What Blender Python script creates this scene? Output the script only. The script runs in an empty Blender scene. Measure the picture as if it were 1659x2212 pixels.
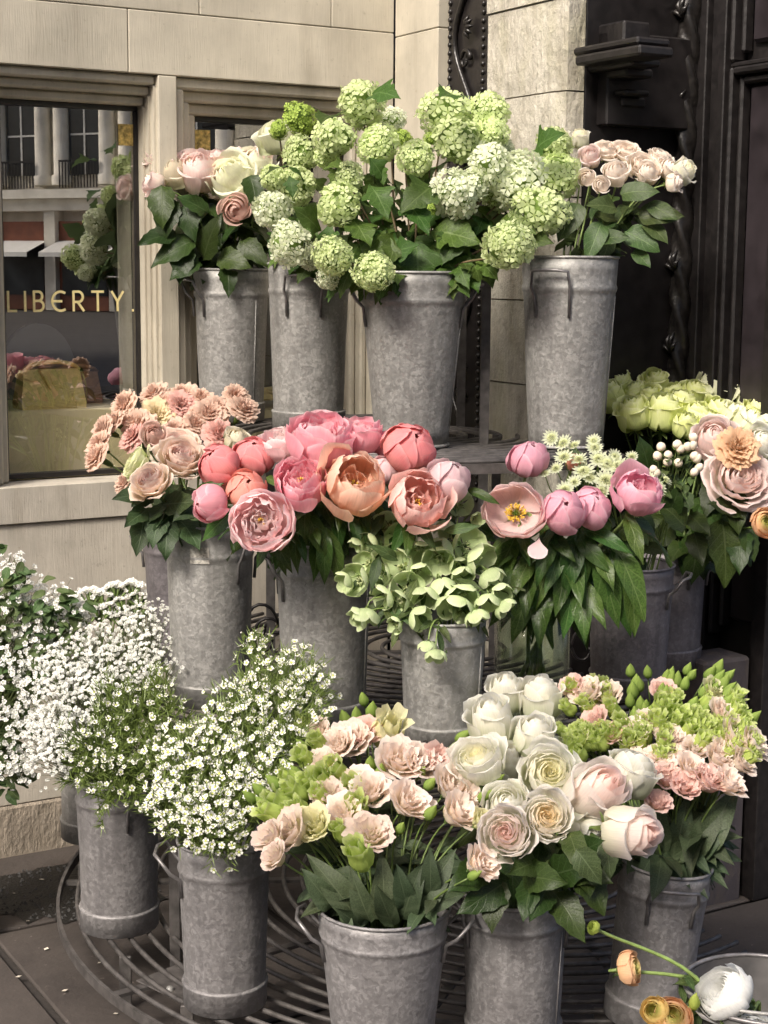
import bpy, math, random
import numpy as np
from mathutils import Vector, Matrix, noise
PI = math.pi
R = math.radians
scene = bpy.context.scene
COL = scene.collection
# ------------------------------------------------------------------ camera, sky, sun, exposure
FPX, CXP, CYP = 3500.0, 829.5, 1106.0          # focal length and centre in the units of the pixel notes (1659 x 2212)
PITCH, ROLL, EYE = R(8.55), R(0.45), Vector((0, 0, 1.5))
_r0, _u0 = Vector((1, 0, 0)), Vector((0, math.sin(PITCH), math.cos(PITCH)))
FWD = Vector((0, math.cos(PITCH), -math.sin(PITCH)))
RIGHT = _r0 * math.cos(ROLL) + _u0 * math.sin(ROLL)
UP = _u0 * math.cos(ROLL) - _r0 * math.sin(ROLL)
cam = bpy.data.objects.new('camera', bpy.data.cameras.new('camera'))
COL.objects.link(cam)
cam.matrix_world = Matrix(((RIGHT.x, UP.x, -FWD.x, EYE.x), (RIGHT.y, UP.y, -FWD.y, EYE.y), (RIGHT.z, UP.z, -FWD.z, EYE.z), (0, 0, 0, 1)))
cam.data.sensor_fit = 'HORIZONTAL'
cam.data.sensor_width = 36
cam.data.lens = FPX / 1659 * 36
cam.data.clip_start, cam.data.clip_end = 0.05, 600
scene.camera = cam
SUN_DIR = Vector((-0.38, -0.63, 0.67)).normalized()       # towards the sun
wd = bpy.data.worlds.new('World'); scene.world = wd; wd.use_nodes = True
nt = wd.node_tree; nt.nodes.clear()
sky = nt.nodes.new('ShaderNodeTexSky'); sky.sky_type = 'NISHITA'; sky.sun_disc = False
sky.sun_elevation = math.asin(SUN_DIR.z); sky.sun_rotation = math.atan2(SUN_DIR.x, SUN_DIR.y)
sky.air_density, sky.dust_density, sky.ozone_density = 0.8, 6.0, 0.6
bg = nt.nodes.new('ShaderNodeBackground'); bg.inputs[1].default_value = 0.088
ow = nt.nodes.new('ShaderNodeOutputWorld')
nt.links.new(sky.outputs[0], bg.inputs[0]); nt.links.new(bg.outputs[0], ow.inputs[0])
sl = bpy.data.lights.new('sun', 'SUN'); sl.energy = 1.5; sl.angle = R(14); sl.color = (1, 0.94, 0.85)
sun = bpy.data.objects.new('sun', sl); COL.objects.link(sun)
sun.rotation_euler = (-SUN_DIR).to_track_quat('-Z', 'Y').to_euler()
vs = scene.view_settings
vs.view_transform = 'Standard'; vs.look = 'None'; vs.gamma = 1; vs.use_curve_mapping = False; vs.exposure = 1.32
scene.cycles.use_denoising = True
scene.cycles.max_bounces = 8; scene.cycles.transmission_bounces = 5; scene.cycles.transparent_max_bounces = 12
scene.cycles.diffuse_bounces = 5; scene.cycles.glossy_bounces = 3

# ------------------------------------------------------------------ pixel notes to places
def ray(px, py):
    return FWD + RIGHT * ((px - CXP) / FPX) - UP * ((py - CYP) / FPX)
def at_Y(px, py, Y):
    d = ray(px, py); return EYE + d * (Y / d.y)
def at_z(px, py, z):
    d = ray(px, py); return EYE + d * ((z - EYE.z) / d.z)
def on_plane(px, py, p, n):
    d = ray(px, py); return EYE + d * ((p - EYE).dot(n) / d.dot(n))
def m_per_px(p):
    return (p - EYE).dot(FWD) / FPX

# ------------------------------------------------------------------ objects
WM = {}
def link(o, parent=None, M=None):
    """link o; M is its world matrix."""
    COL.objects.link(o)
    M = M if M is not None else (WM[parent.name] if parent else Matrix())
    WM[o.name] = M
    if parent:
        o.parent = parent
        o.matrix_basis = WM[parent.name].inverted_safe() @ M
    else:
        o.matrix_basis = M
    return o
def obj(name, mesh, parent=None, M=None, mat=None):
    o = bpy.data.objects.new(name, mesh)
    return link(o, parent, M)
def tag(o, label=None, cat=None, group=None, kind=None):
    if label: o['label'] = label
    if cat: o['category'] = cat
    if group: o['group'] = group
    if kind: o['kind'] = kind
    return o
def thing(name, loc, label, cat, group=None, M=None):
    o = bpy.data.objects.new(name, None); o.empty_display_size = 0.02
    link(o, None, M if M is not None else Matrix.Translation(loc))
    return tag(o, label, cat, group)

class G:
    """mesh collector: verts, faces, per-vertex pv = (u, v, layer, rnd), per-face material index"""
    def __init__(s): s.v, s.f, s.a, s.m = [], [], [], []
    def add(s, vs, fs, a=None, mi=0):
        b = len(s.v)
        s.v.extend(tuple(p) for p in vs)
        s.f.extend(tuple(b + i for i in f) for f in fs)
        s.a.extend(a if a is not None else [(0, 0, 0, 1)] * len(vs))
        s.m.extend([mi] * len(fs))
    def merge(s, o, M=None, mi=None):
        b = len(s.v)
        s.v.extend(tuple(M @ Vector(p)) for p in o.v) if M is not None else s.v.extend(o.v)
        s.f.extend(tuple(b + i for i in f) for f in o.f); s.a.extend(o.a)
        s.m.extend(o.m if mi is None else [mi] * len(o.f))
    def mesh(s, name, mats, smooth=True):
        me = bpy.data.meshes.new(name)
        me.from_pydata(s.v, [], s.f)
        for m in (mats if isinstance(mats, (list, tuple)) else [mats]): me.materials.append(m)
        if any(s.m): me.polygons.foreach_set('material_index', s.m)
        at = me.attributes.new('pv', 'FLOAT_COLOR', 'POINT')
        at.data.foreach_set('color', np.array(s.a, dtype=np.float32).ravel())
        if smooth: me.polygons.foreach_set('use_smooth', [True] * len(me.polygons))
        me.update()
        return me
def box(g, x0, x1, y0, y1, z0, z1, b=0.0, mi=0):
    """box with its corners cut by b"""
    if b <= 0:
        v = [(x, y, z) for x in (x0, x1) for y in (y0, y1) for z in (z0, z1)]
        g.add(v, [(0, 1, 3, 2), (4, 6, 7, 5), (0, 4, 5, 1), (2, 3, 7, 6), (0, 2, 6, 4), (1, 5, 7, 3)], mi=mi); return
    v, f = [], []
    X, Y, Z = (x0, x1), (y0, y1), (z0, z1)
    idx = {}
    for i in (0, 1):
        for j in (0, 1):
            for k in (0, 1):
                si, sj, sk = 1 - 2 * i, 1 - 2 * j, 1 - 2 * k
                for ax in range(3):
                    p = [X[i] + si * b, Y[j] + sj * b, Z[k] + sk * b]
                    p[ax] = (X[i], Y[j], Z[k])[ax]
                    idx[i, j, k, ax] = len(v); v.append(tuple(p))
    for ax in range(3):
        for s_ in (0, 1):
            q = []
            for (a, c) in ((0, 0), (1, 0), (1, 1), (0, 1)):
                t = [0, 0, 0]; t[ax] = s_; o_ = [n for n in range(3) if n != ax]; t[o_[0]] = a; t[o_[1]] = c
                q.append(idx[t[0], t[1], t[2], ax])
            flip = (s_ == 0) ^ (ax == 1)
            f.append(tuple(reversed(q)) if flip else tuple(q))
    for ax in range(3):
        o_ = [n for n in range(3) if n != ax]
        for a in (0, 1):
            for c in (0, 1):
                t0 = [0, 0, 0]; t0[o_[0]] = a; t0[o_[1]] = c; t1 = list(t0); t1[ax] = 1
                f.append((idx[(*t0, o_[0])], idx[(*t1, o_[0])], idx[(*t1, o_[1])], idx[(*t0, o_[1])]))
    for i in (0, 1):
        for j in (0, 1):
            for k in (0, 1):
                f.append((idx[i, j, k, 0], idx[i, j, k, 1], idx[i, j, k, 2]))
    g.add(v, f, mi=mi)
def lathe(g, prof, n=24, mi=0, twist=None, arc=None):
    v, f = [], []
    for (r, z) in prof:
        for i in range(n):
            a = 2 * PI * i / n
            rr = r * (twist(a, z) if twist else 1)
            v.append((rr * math.cos(a), rr * math.sin(a), z))
    for j in range(len(prof) - 1):
        for i in range(n):
            i2 = (i + 1) % n
            f.append((j * n + i, j * n + i2, (j + 1) * n + i2, (j + 1) * n + i))
    g.add(v, f, [(i % n / n, j / len(prof), 0, 1) for j in range(len(prof)) for i in range(n)], mi)
def tube(g, pts, rad, n=6, mi=0, cap=True, flat=None):
    pts = [Vector(p) for p in pts]
    m = len(pts); v, f, at = [], [], []
    ref = Vector((0, 0, 1)) if abs((pts[-1] - pts[0]).normalized().z) < 0.9 else Vector((0, 1, 0))
    for i, p in enumerate(pts):
        t = (pts[min(i + 1, m - 1)] - pts[max(i - 1, 0)])
        t = t.normalized() if t.length > 1e-9 else Vector((0, 0, 1))
        x = t.cross(ref); x = x.normalized() if x.length > 1e-6 else Vector((1, 0, 0)); y = t.cross(x).normalized(); ref = -x.cross(t) if False else ref
        r = rad[i] if isinstance(rad, (list, tuple)) else rad
        for k in range(n):
            a = 2 * PI * k / n + PI / n
            rx, ry = (r, r) if flat is None else flat
            v.append(p + x * (rx * math.cos(a)) + y * (ry * math.sin(a))); at.append((k / n, i / m, 0, 1))
    for i in range(m - 1):
        for k in range(n):
            k2 = (k + 1) % n
            f.append((i * n + k, i * n + k2, (i + 1) * n + k2, (i + 1) * n + k))
    if cap:
        f.append(tuple(range(n - 1, -1, -1))); f.append(tuple((m - 1) * n + k for k in range(n)))
    g.add(v, f, at, mi)
def bez(p0, p1, p2, p3, n=8):
    return [p0 * (1 - t) ** 3 + p1 * 3 * t * (1 - t) ** 2 + p2 * 3 * t * t * (1 - t) + p3 * t ** 3 for t in [i / n for i in range(n + 1)]]
def frame(a, spin=0.0):
    """rotation whose local z is a"""
    return Vector((0, 0, 1)).rotation_difference(a.normalized()).to_matrix().to_4x4() @ Matrix.Rotation(spin, 4, 'Z')

# ------------------------------------------------------------------ materials
def newmat(name):
    m = bpy.data.materials.new(name); m.use_nodes = True
    t = m.node_tree; t.nodes.clear()
    return m, t
class N:
    def __init__(s, t): s.t = t
    def __call__(s, typ, **kw):
        n = s.t.nodes.new('ShaderNode' + typ)
        for k, v in kw.items():
            if k.startswith('i'): 
                key = k[1:]; inp = n.inputs[int(key)] if key.isdigit() else n.inputs[key]
                if hasattr(v, 'node'): s.t.links.new(v, inp)
                else: inp.default_value = v
            else: setattr(n, k, v)
        return n
def c4(c): return (c[0], c[1], c[2], 1)
def mixc(n, fac, a, b, blend='MIX'):
    m = n('Mix', data_type='RGBA', blend_type=blend)
    for i, v in ((0, fac), (6, a), (7, b)):
        if hasattr(v, 'node'): n.t.links.new(v, m.inputs[i])
        else: m.inputs[i].default_value = c4(v) if isinstance(v, (tuple, list)) and len(v) == 3 else v
    return m.outputs[2]
def ramp(n, fac, stops):
    r = n('ValToRGB', i0=fac); e = r.color_ramp.elements
    while len(e) < len(stops): e.new(0.5)
    for i, (p, c) in enumerate(stops):
        e[i].position = p; e[i].color = c4(c) if isinstance(c, (tuple, list)) else (c, c, c, 1)
    return r.outputs[0]
def math_(n, op, a, b=0.0, c=None):
    kw = dict(i0=a, i1=b)
    if c is not None: kw['i2'] = c
    return n('Math', operation=op, **kw).outputs[0]
def finish(n, shader):
    o = n('OutputMaterial'); n.t.links.new(shader, o.inputs[0])
def rnd_coords(n, scale=7.0):
    tc = n('TexCoord').outputs['Object']; oi = n('ObjectInfo').outputs['Random']
    mul = math_(n, 'MULTIPLY', oi, scale)
    return n('VectorMath', operation='ADD', i0=tc, i1=mul).outputs[0]
def vary(n, col, amt=0.12):
    oi = n('ObjectInfo').outputs['Random']
    val = math_(n, 'MULTIPLY_ADD', oi, 2 * amt, 1 - amt)
    return n('HueSaturation', iValue=val, iColor=col).outputs[0]

def mat_petal(name, base, tip, heart=None, transl=0.45, rough=0.72, edge=None, amt=0.06):
    m, t = newmat(name); n = N(t)
    at = n('Attribute', attribute_name='pv'); sp = n('SeparateColor', i0=at.outputs['Color'])
    u, v, lay = sp.outputs[0], sp.outputs[1], sp.outputs[2]
    col = ramp(n, v, [(0.05, base), (0.75, tip)])
    if heart: col = mixc(n, ramp(n, lay, [(0.15, 1), (0.75, 0)]), col, heart)
    if edge:
        col = mixc(n, ramp(n, v, [(0.82, 0), (1.0, 0.85)]), col, edge)
    st = n('TexNoise', iVector=n('Mapping', iVector=at.outputs['Vector'], iScale=(14, 1.3, 3)).outputs[0], iScale=2.2, iDetail=4.0)
    col = mixc(n, 0.36, col, ramp(n, st.outputs[0], [(0.3, 0.8), (0.65, 1.1)]), 'MULTIPLY')
    col = vary(n, col, amt)
    bump = n('Bump', iStrength=0.25, iDistance=0.002, iHeight=st.outputs[0]).outputs[0]
    p = n('BsdfPrincipled', iRoughness=rough, iNormal=bump); t.links.new(col, p.inputs['Base Color'])
    p.inputs['Specular IOR Level'].default_value = 0.14
    tr = n('BsdfTranslucent', iNormal=bump); t.links.new(col, tr.inputs[0])
    mx = n('MixShader', i0=transl); t.links.new(p.outputs[0], mx.inputs[1]); t.links.new(tr.outputs[0], mx.inputs[2])
    finish(n, mx.outputs[0]); return m
def mat_leaf(name, col, vein, freq=42, rough=0.38, transl=0.3, back=None, amt=0.32):
    m, t = newmat(name); n = N(t)
    at = n('Attribute', attribute_name='pv'); sp = n('SeparateColor', i0=at.outputs['Color'])
    u, v = sp.outputs[0], sp.outputs[1]
    au = math_(n, 'ABSOLUTE', math_(n, 'SUBTRACT', u, 0.5))
    ph = math_(n, 'SUBTRACT', v, math_(n, 'MULTIPLY', au, 0.55))
    vn = math_(n, 'SINE', math_(n, 'MULTIPLY', ph, freq))
    side = ramp(n, vn, [(0.9, 0), (1.0, 0.55)])
    mid = ramp(n, au, [(0.012, 0.9), (0.035, 0)])
    fac = math_(n, 'MAXIMUM', side, mid)
    no = n('TexNoise', iVector=rnd_coords(n), iScale=38.0, iDetail=3.0)
    c = mixc(n, ramp(n, no.outputs[0], [(0.35, 0), (0.7, 1)]), tuple(x * 0.72 for x in col), tuple(min(1, x * 1.3) for x in col))
    c = mixc(n, fac, c, vein)
    oi2 = n('ObjectInfo').outputs['Random']
    c = n('HueSaturation', iHue=math_(n, 'MULTIPLY_ADD', math_(n, 'FRACT', math_(n, 'MULTIPLY', oi2, 17.3)), 0.05, 0.475), iColor=c).outputs[0]
    c = vary(n, c, amt)
    if back: c = mixc(n, n('NewGeometry').outputs['Backfacing'], c, back)
    h = math_(n, 'MULTIPLY_ADD', fac, -0.7, no.outputs[0])
    bump = n('Bump', iStrength=0.35, iDistance=0.002, iHeight=h).outputs[0]
    p = n('BsdfPrincipled', iRoughness=rough, iNormal=bump); t.links.new(c, p.inputs['Base Color'])
    p.inputs['Specular IOR Level'].default_value = 0.28
    tr = n('BsdfTranslucent'); t.links.new(c, tr.inputs[0])
    mx = n('MixShader', i0=transl); t.links.new(p.outputs[0], mx.inputs[1]); t.links.new(tr.outputs[0], mx.inputs[2])
    finish(n, mx.outputs[0]); return m
def mat_plain(name, col, rough=0.5, metal=0.0, nscale=25, amt=0.25, bump=0.2, spec=0.5, rand=0.08):
    m, t = newmat(name); n = N(t)
    no = n('TexNoise', iVector=rnd_coords(n), iScale=float(nscale), iDetail=5.0)
    c = mixc(n, ramp(n, no.outputs[0], [(0.3, 0), (0.7, 1)]), tuple(x * (1 - amt) for x in col), tuple(min(1, x * (1 + amt)) for x in col))
    c = vary(n, c, rand)
    b = n('Bump', iStrength=bump, iDistance=0.004, iHeight=no.outputs[0]).outputs[0]
    p = n('BsdfPrincipled', iRoughness=rough, iMetallic=metal, iNormal=b); t.links.new(c, p.inputs['Base Color'])
    p.inputs['Specular IOR Level'].default_value = spec
    finish(n, p.outputs[0]); return m
def mat_zinc(name, col, dark):
    m, t = newmat(name); n = N(t)
    co = rnd_coords(n, 9)
    big = n('TexNoise', iVector=co, iScale=9.0, iDetail=6.0, iRoughness=0.65)
    wrp = n('TexNoise', iVector=co, iScale=60.0, iDetail=3.0)
    wv = n('VectorMath', operation='MULTIPLY_ADD', i0=wrp.outputs['Color'], i1=(0.03, 0.03, 0.03), i2=co)
    spang = n('TexVoronoi', iVector=wv.outputs[0], iScale=150.0)
    spl = n('TexNoise', iVector=n('Mapping', iVector=co, iScale=(70, 70, 8)).outputs[0], iScale=1.0, iDetail=4.0)
    sc = n('SeparateColor', i0=spang.outputs['Color']).outputs[0]
    c = mixc(n, ramp(n, big.outputs[0], [(0.28, 0), (0.72, 1)]), dark, col)
    c = mixc(n, 0.7, c, ramp(n, sc, [(0.0, 0.76), (0.6, 1.0), (1.0, 1.36)]), 'MULTIPLY')
    stk = n('TexNoise', iVector=n('Mapping', iVector=co, iScale=(26, 26, 1.6)).outputs[0], iScale=1.0, iDetail=6.0)
    c = mixc(n, ramp(n, stk.outputs[0], [(0.54, 0), (0.74, 0.45)]), c, tuple(x * 0.55 for x in dark))
    c = mixc(n, 0.4, c, ramp(n, spl.outputs[0], [(0.3, 0.7), (0.65, 1.15)]), 'MULTIPLY')
    mot = n('TexNoise', iVector=co, iScale=48.0, iDetail=9.0, iRoughness=0.8)
    c = mixc(n, ramp(n, mot.outputs[0], [(0.54, 0), (0.74, 0.4)]), c, tuple(min(1, x * 1.45) for x in col))
    dn = n('TexNoise', iVector=co, iScale=16.0, iDetail=6.0)
    c = mixc(n, ramp(n, dn.outputs[0], [(0.62, 0), (0.8, 0.35)]), c, (0.1, 0.09, 0.09))
    c = vary(n, c, 0.1)
    rg = math_(n, 'MULTIPLY_ADD', sc, 0.2, 0.5)
    h = math_(n, 'ADD', math_(n, 'MULTIPLY', wrp.outputs[0], 0.9), math_(n, 'MULTIPLY', big.outputs[0], 1.6))
    b = n('Bump', iStrength=0.7, iDistance=0.0026, iHeight=h).outputs[0]
    p = n('BsdfPrincipled', iMetallic=0.45, iNormal=b, iRoughness=rg); t.links.new(c, p.inputs['Base Color'])
    finish(n, p.outputs[0]); return m
def mat_stone(name, col, tool=1.0, dirt=(0.16, 0.13, 0.09), rough_face=0.0, green=0.0):
    m, t = newmat(name); n = N(t)
    co = n('TexCoord').outputs['Object']; oi = n('ObjectInfo').outputs['Random']
    n1 = n('TexNoise', iVector=co, iScale=3.2, iDetail=8.0, iRoughness=0.6)
    n2 = n('TexNoise', iVector=co, iScale=55.0, iDetail=6.0, iRoughness=0.7)
    # droved tooling: short near-vertical chisel marks in uneven rows
    wob = n('TexNoise', iVector=co, iScale=7.0, iDetail=2.0)
    wv = n('VectorMath', operation='MULTIPLY_ADD', i0=wob.outputs['Color'], i1=(0.014, 0.0, 0.05), i2=co)
    mp = n('Mapping', iVector=wv.outputs[0], iScale=(230, 40, 14))
    n3 = n('TexNoise', iVector=mp.outputs[0], iScale=1.0, iDetail=3.0)
    c = mixc(n, ramp(n, n1.outputs[0], [(0.3, 0), (0.7, 1)]), tuple(x * 0.7 for x in col), tuple(x * 1.12 for x in col))
    c = mixc(n, 0.5, c, ramp(n, n3.outputs[0], [(0.3, 0.93), (0.62, 1.05)]), 'MULTIPLY')
    c = mixc(n, ramp(n, n2.outputs[0], [(0.6, 0), (0.74, 0.5)]), c, dirt)
    st = n('TexNoise', iVector=n('Mapping', iVector=co, iScale=(7, 7, 1.3)).outputs[0], iScale=1.6, iDetail=5.0)
    c = mixc(n, ramp(n, st.outputs[0], [(0.5, 0), (0.78, 0.5)]), c, dirt)
    if green:
        gn = n('TexNoise', iVector=n('Mapping', iVector=co, iScale=(5, 5, 2.5)).outputs[0], iScale=2.0, iDetail=6.0)
        c = mixc(n, ramp(n, gn.outputs[0], [(0.48, 0), (0.7, green)]), c, (0.30, 0.29, 0.10))
    c = vary(n, c, 0.06)
    h = math_(n, 'ADD', math_(n, 'MULTIPLY', n3.outputs[0], tool), math_(n, 'MULTIPLY', n2.outputs[0], 0.45))
    if rough_face:
        n4 = n('TexNoise', iVector=n('Mapping', iVector=co, iScale=(1.6, 1.6, 0.8)).outputs[0], iScale=15.0, iDetail=9.0, iRoughness=0.62)
        c = mixc(n, ramp(n, n4.outputs[0], [(0.3, 0.35 * min(1, rough_face)), (0.55, 0)]), c, dirt)
        h = math_(n, 'ADD', h, math_(n, 'MULTIPLY', n4.outputs[0], rough_face))
    b = n('Bump', iStrength=0.22 + 0.28 * min(rough_face, 2), iDistance=0.0035 + 0.005 * min(rough_face, 2), iHeight=h).outputs[0]
    p = n('BsdfPrincipled', iRoughness=0.9, iNormal=b); t.links.new(c, p.inputs['Base Color'])
    p.inputs['Specular IOR Level'].default_value = 0.2
    finish(n, p.outputs[0]); return m
def mat_glass(name, refl=0.2, tint=(0.93, 0.95, 0.93)):
    m, t = newmat(name); n = N(t)
    lw = n('LayerWeight', iBlend=0.5).outputs['Facing']
    fac = math_(n, 'MULTIPLY_ADD', math_(n, 'POWER', lw, 4.0), 0.75, refl)
    tr = n('BsdfTransparent', iColor=c4(tint)); gl = n('BsdfGlossy', iRoughness=0.0, iColor=(1, 1, 1, 1))
    mx = n('MixShader', i0=fac); t.links.new(tr.outputs[0], mx.inputs[1]); t.links.new(gl.outputs[0], mx.inputs[2])
    finish(n, mx.outputs[0]); return m
MT = {}
MT['stone'] = mat_stone('limestone', (0.56, 0.515, 0.42))
MT['stone_pale'] = mat_stone('pale_limestone', (0.62, 0.585, 0.5), tool=0.5, rough_face=2.2, green=0.35)
MT['stone_low'] = mat_stone('weathered_limestone', (0.56, 0.515, 0.44), tool=0.45, rough_face=0.4)
MT['stone_plinth'] = mat_stone('soiled_plinth', (0.36, 0.31, 0.25), tool=0.15, rough_face=2.0)
MT['stone_grey'] = mat_stone('grey_plinth', (0.085, 0.075, 0.082), tool=0.3, rough_face=1.0)
MT['mortar'] = mat_plain('mortar', (0.25, 0.21, 0.16), 0.95, nscale=90, amt=0.3, bump=0.4)
MT['black'] = mat_plain('black_paint', (0.014, 0.012, 0.012), 0.34, nscale=30, amt=0.4, bump=0.25)
MT['blackwood'] = mat_plain('black_timber', (0.013, 0.011, 0.011), 0.45, nscale=45, amt=0.5, bump=0.35)
MT['doorpanel'] = mat_plain('door_panel_paint', (0.026, 0.021, 0.024), 0.28, nscale=16, amt=0.4, bump=0.15)
MT['iron'] = mat_plain('painted_iron', (0.10, 0.092, 0.088), 0.5, 0.4, nscale=40, amt=0.4, bump=0.3)
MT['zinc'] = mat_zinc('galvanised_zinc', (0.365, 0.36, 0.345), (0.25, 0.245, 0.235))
MT['zinc_low'] = mat_zinc('light_cast_galvanised_zinc', (0.31, 0.3, 0.298), (0.205, 0.195, 0.197))  # bottom-row zinc, darker, with a faint violet light cast painted into the colour
MT['zinc_dark'] = mat_zinc('darker_galvanised_zinc', (0.24, 0.225, 0.235), (0.15, 0.135, 0.145))  # same zinc pattern in a darker tone for some middle-tier buckets
MT['wire'] = mat_plain('handle_wire', (0.22, 0.21, 0.21), 0.45, 0.6, nscale=60, amt=0.3)
MT['glass'] = mat_glass('window_glass', 0.3)
MT['gold'] = mat_plain('gold_leaf', (0.86, 0.74, 0.36), 0.35, 0.25, nscale=80, amt=0.12, bump=0.1)
MT['goldleather'] = mat_plain('gold_leather', (0.88, 0.7, 0.28), 0.38, 0.25, nscale=120, amt=0.15, bump=0.35)
MT['tan'] = mat_plain('tan_leather', (0.32, 0.17, 0.09), 0.5, nscale=120, amt=0.15, bump=0.3)
MT['ply'] = mat_plain('birch_plywood', (0.88, 0.76, 0.47), 0.5, nscale=6, amt=0.12, bump=0.05)
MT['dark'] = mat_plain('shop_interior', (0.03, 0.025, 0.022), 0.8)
MT['greyform'] = mat_plain('grey_form', (0.16, 0.17, 0.19), 0.6, nscale=8, amt=0.1)
MT['water'] = mat_glass('vase_glass', 0.03, (0.86, 0.9, 0.84))
# ------------------------------------------------------------------ frames of the two walls
def hdir(vx):
    d = FWD + RIGHT * ((vx - CXP) / FPX); d.z = 0
    return d.normalized()
D1 = hdir(6700); Y1 = Vector((-D1.y, D1.x, 0)); P1 = at_z(110, 1836, 0)
D2 = -hdir(-1150); Y2 = Vector((-D2.y, D2.x, 0))
def frameM(o, x, y): return Matrix(((x.x, y.x, 0, o.x), (x.y, y.y, 0, o.y), (0, 0, 1, o.z), (0, 0, 0, 1)))
M1 = frameM(P1, D1, Y1); M1i = M1.inverted()
def L1(px, py, off=0.0):
    p = M1i @ on_plane(px, py, P1 + Y1 * off, Y1); return p.x, p.z
SC = L1(850, 300)[0]
P2 = M1 @ Vector((SC, 0, 0))
M2 = frameM(P2, D2, Y2); M2i = M2.inverted()
def L2(px, py, off=0.0):
    p = M2i @ on_plane(px, py, P2 + Y2 * off, Y2); return p.x, p.z
def part_box(name, parent, mat, x0, x1, y0, y1, z0, z1, b=0.004):
    g = G(); box(g, x0, x1, y0, y1, z0, z1, b)
    return obj(name, g.mesh(name, mat, False), parent)
def part_prism(name, parent, mat, poly, z0, z1):
    g = G(); n = len(poly)
    g.add([(x, y, z0) for x, y in poly] + [(x, y, z1) for x, y in poly],
          [tuple(range(n - 1, -1, -1)), tuple(range(n, 2 * n))] + [(i, (i + 1) % n, n + (i + 1) % n, n + i) for i in range(n)])
    return obj(name, g.mesh(name, mat, False), parent)

# ------------------------------------------------------------------ pavement
rng = random.Random(4)
def mat_paving():
    m, t = newmat('york_stone_paving'); n = N(t)
    co = n('TexCoord').outputs['Object']
    n1 = n('TexNoise', iVector=co, iScale=2.6, iDetail=8.0, iRoughness=0.65)
    n2 = n('TexNoise', iVector=co, iScale=60.0, iDetail=5.0)
    c = mixc(n, ramp(n, n1.outputs[0], [(0.3, 0), (0.72, 1)]), (0.04, 0.033, 0.03), (0.092, 0.077, 0.068))
    c = mixc(n, ramp(n, n2.outputs[0], [(0.68, 0), (0.76, 0.6)]), c, (0.3, 0.26, 0.23))
    c = vary(n, c, 0.1)
    b = n('Bump', iStrength=0.5, iDistance=0.004, iHeight=math_(n, 'ADD', n1.outputs[0], n2.outputs[0])).outputs[0]
    p = n('BsdfPrincipled', iRoughness=0.72, iNormal=b); t.links.new(c, p.inputs['Base Color'])
    finish(n, p.outputs[0]); return m
MT['paving'] = mat_paving()
MT['joint'] = mat_plain('paving_joint', (0.03, 0.025, 0.022), 0.95, nscale=80)
MT['street'] = mat_plain('street_surface', (0.055, 0.048, 0.043), 0.85, nscale=2)
MT['soil'] = mat_plain('damp_soil', (0.008, 0.007, 0.006), 0.6, nscale=120, amt=0.5, bump=0.9)
g = G(); g.add([(-260, -260, -0.03), (260, -260, -0.03), (260, 260, -0.03), (-260, 260, -0.03)], [(0, 1, 2, 3)])
tag(obj('street', g.mesh('street', MT['street'], False)), kind='structure')
g = G(); box(g, -3.2, 3.2, -2.6, 0.6, -0.028, -0.012, 0)
pav = tag(obj('pavement', g.mesh('pavement', MT['joint'], False), None, M1), kind='structure')
sj = (M1i @ at_z(0, 2050, 0)).x
rows = [(-2.6, -1.92), (-1.915, -1.28), (-1.275, -0.62), (-0.615, 0.02)]
col_w = 0.62
for k in range(-5, 6):
    x0 = sj + k * col_w
    cuts = [-2.6, -1.9 + 0.2 * (k % 2), -1.15 + 0.25 * (k % 3 == 1), -0.45 + 0.18 * (k % 2), 0.05]
    for a, b_ in zip(cuts, cuts[1:]):
        g = G(); box(g, x0 + 0.009, x0 + col_w - 0.009, a + 0.008, b_ - 0.008, -0.011, rng.uniform(-0.0015, 0.0015), 0.004)
        obj('paving_slab', g.mesh('paving_slab', MT['paving'], False), pav)
# spilled wet soil beside the lowest tier
cs = at_z(150, 1925, 0.003); g = G(); nn = 30
pts = [(0, 0, 0.0)] + [(math.cos(2 * PI * i / nn) * 0.21 * (1 + 0.16 * math.sin(5 * i) + 0.1 * rng.random()), math.sin(2 * PI * i / nn) * 0.17 * (1 + 0.16 * math.cos(3 * i) + 0.1 * rng.random()), 0) for i in range(nn)]
g.add(pts, [(0, 1 + i, 1 + (i + 1) % nn) for i in range(nn)])
for _ in range(420):
    a, r_ = rng.random() * 2 * PI, math.sqrt(rng.random()); s = rng.uniform(0.0015, 0.005)
    x, y = math.cos(a) * r_ * 0.22, math.sin(a) * r_ * 0.18
    g.add([(x - s, y - s, 0), (x + s, y - s, 0), (x, y + s, 0), (x, y, s * 1.2)], [(0, 1, 3), (1, 2, 3), (2, 0, 3)])
tag(obj('spilled_soil', g.mesh('spilled_soil', MT['soil'], False), None, Matrix.Translation(cs)), 'dark wet soil spilled on the paving beside the lowest tier', 'soil', kind='stuff')
g = G(); MT['chip'] = mat_plain('fallen_petal', (0.55, 0.5, 0.42), 0.7)
for (x, y) in [(100, 2050), (60, 1990), (215, 2080), (40, 2110), (140, 2140), (90, 1900), (190, 1950), (30, 1930), (250, 2190), (150, 1908), (162, 1950)]:
    p = at_z(x, y, 0.004); s = rng.uniform(0.003, 0.008); a = rng.random() * 3
    g.add([p + Vector((math.cos(a + q) * s, math.sin(a + q) * s, 0.002 * (q > 3))) for q in (0, 1.4, 3.1, 4.7)], [(0, 1, 2, 3)])
tag(obj('petal_litter', g.mesh('petal_litter', MT['chip'], False)), 'pale petal scraps scattered over the paving', 'litter', kind='stuff')

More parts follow.
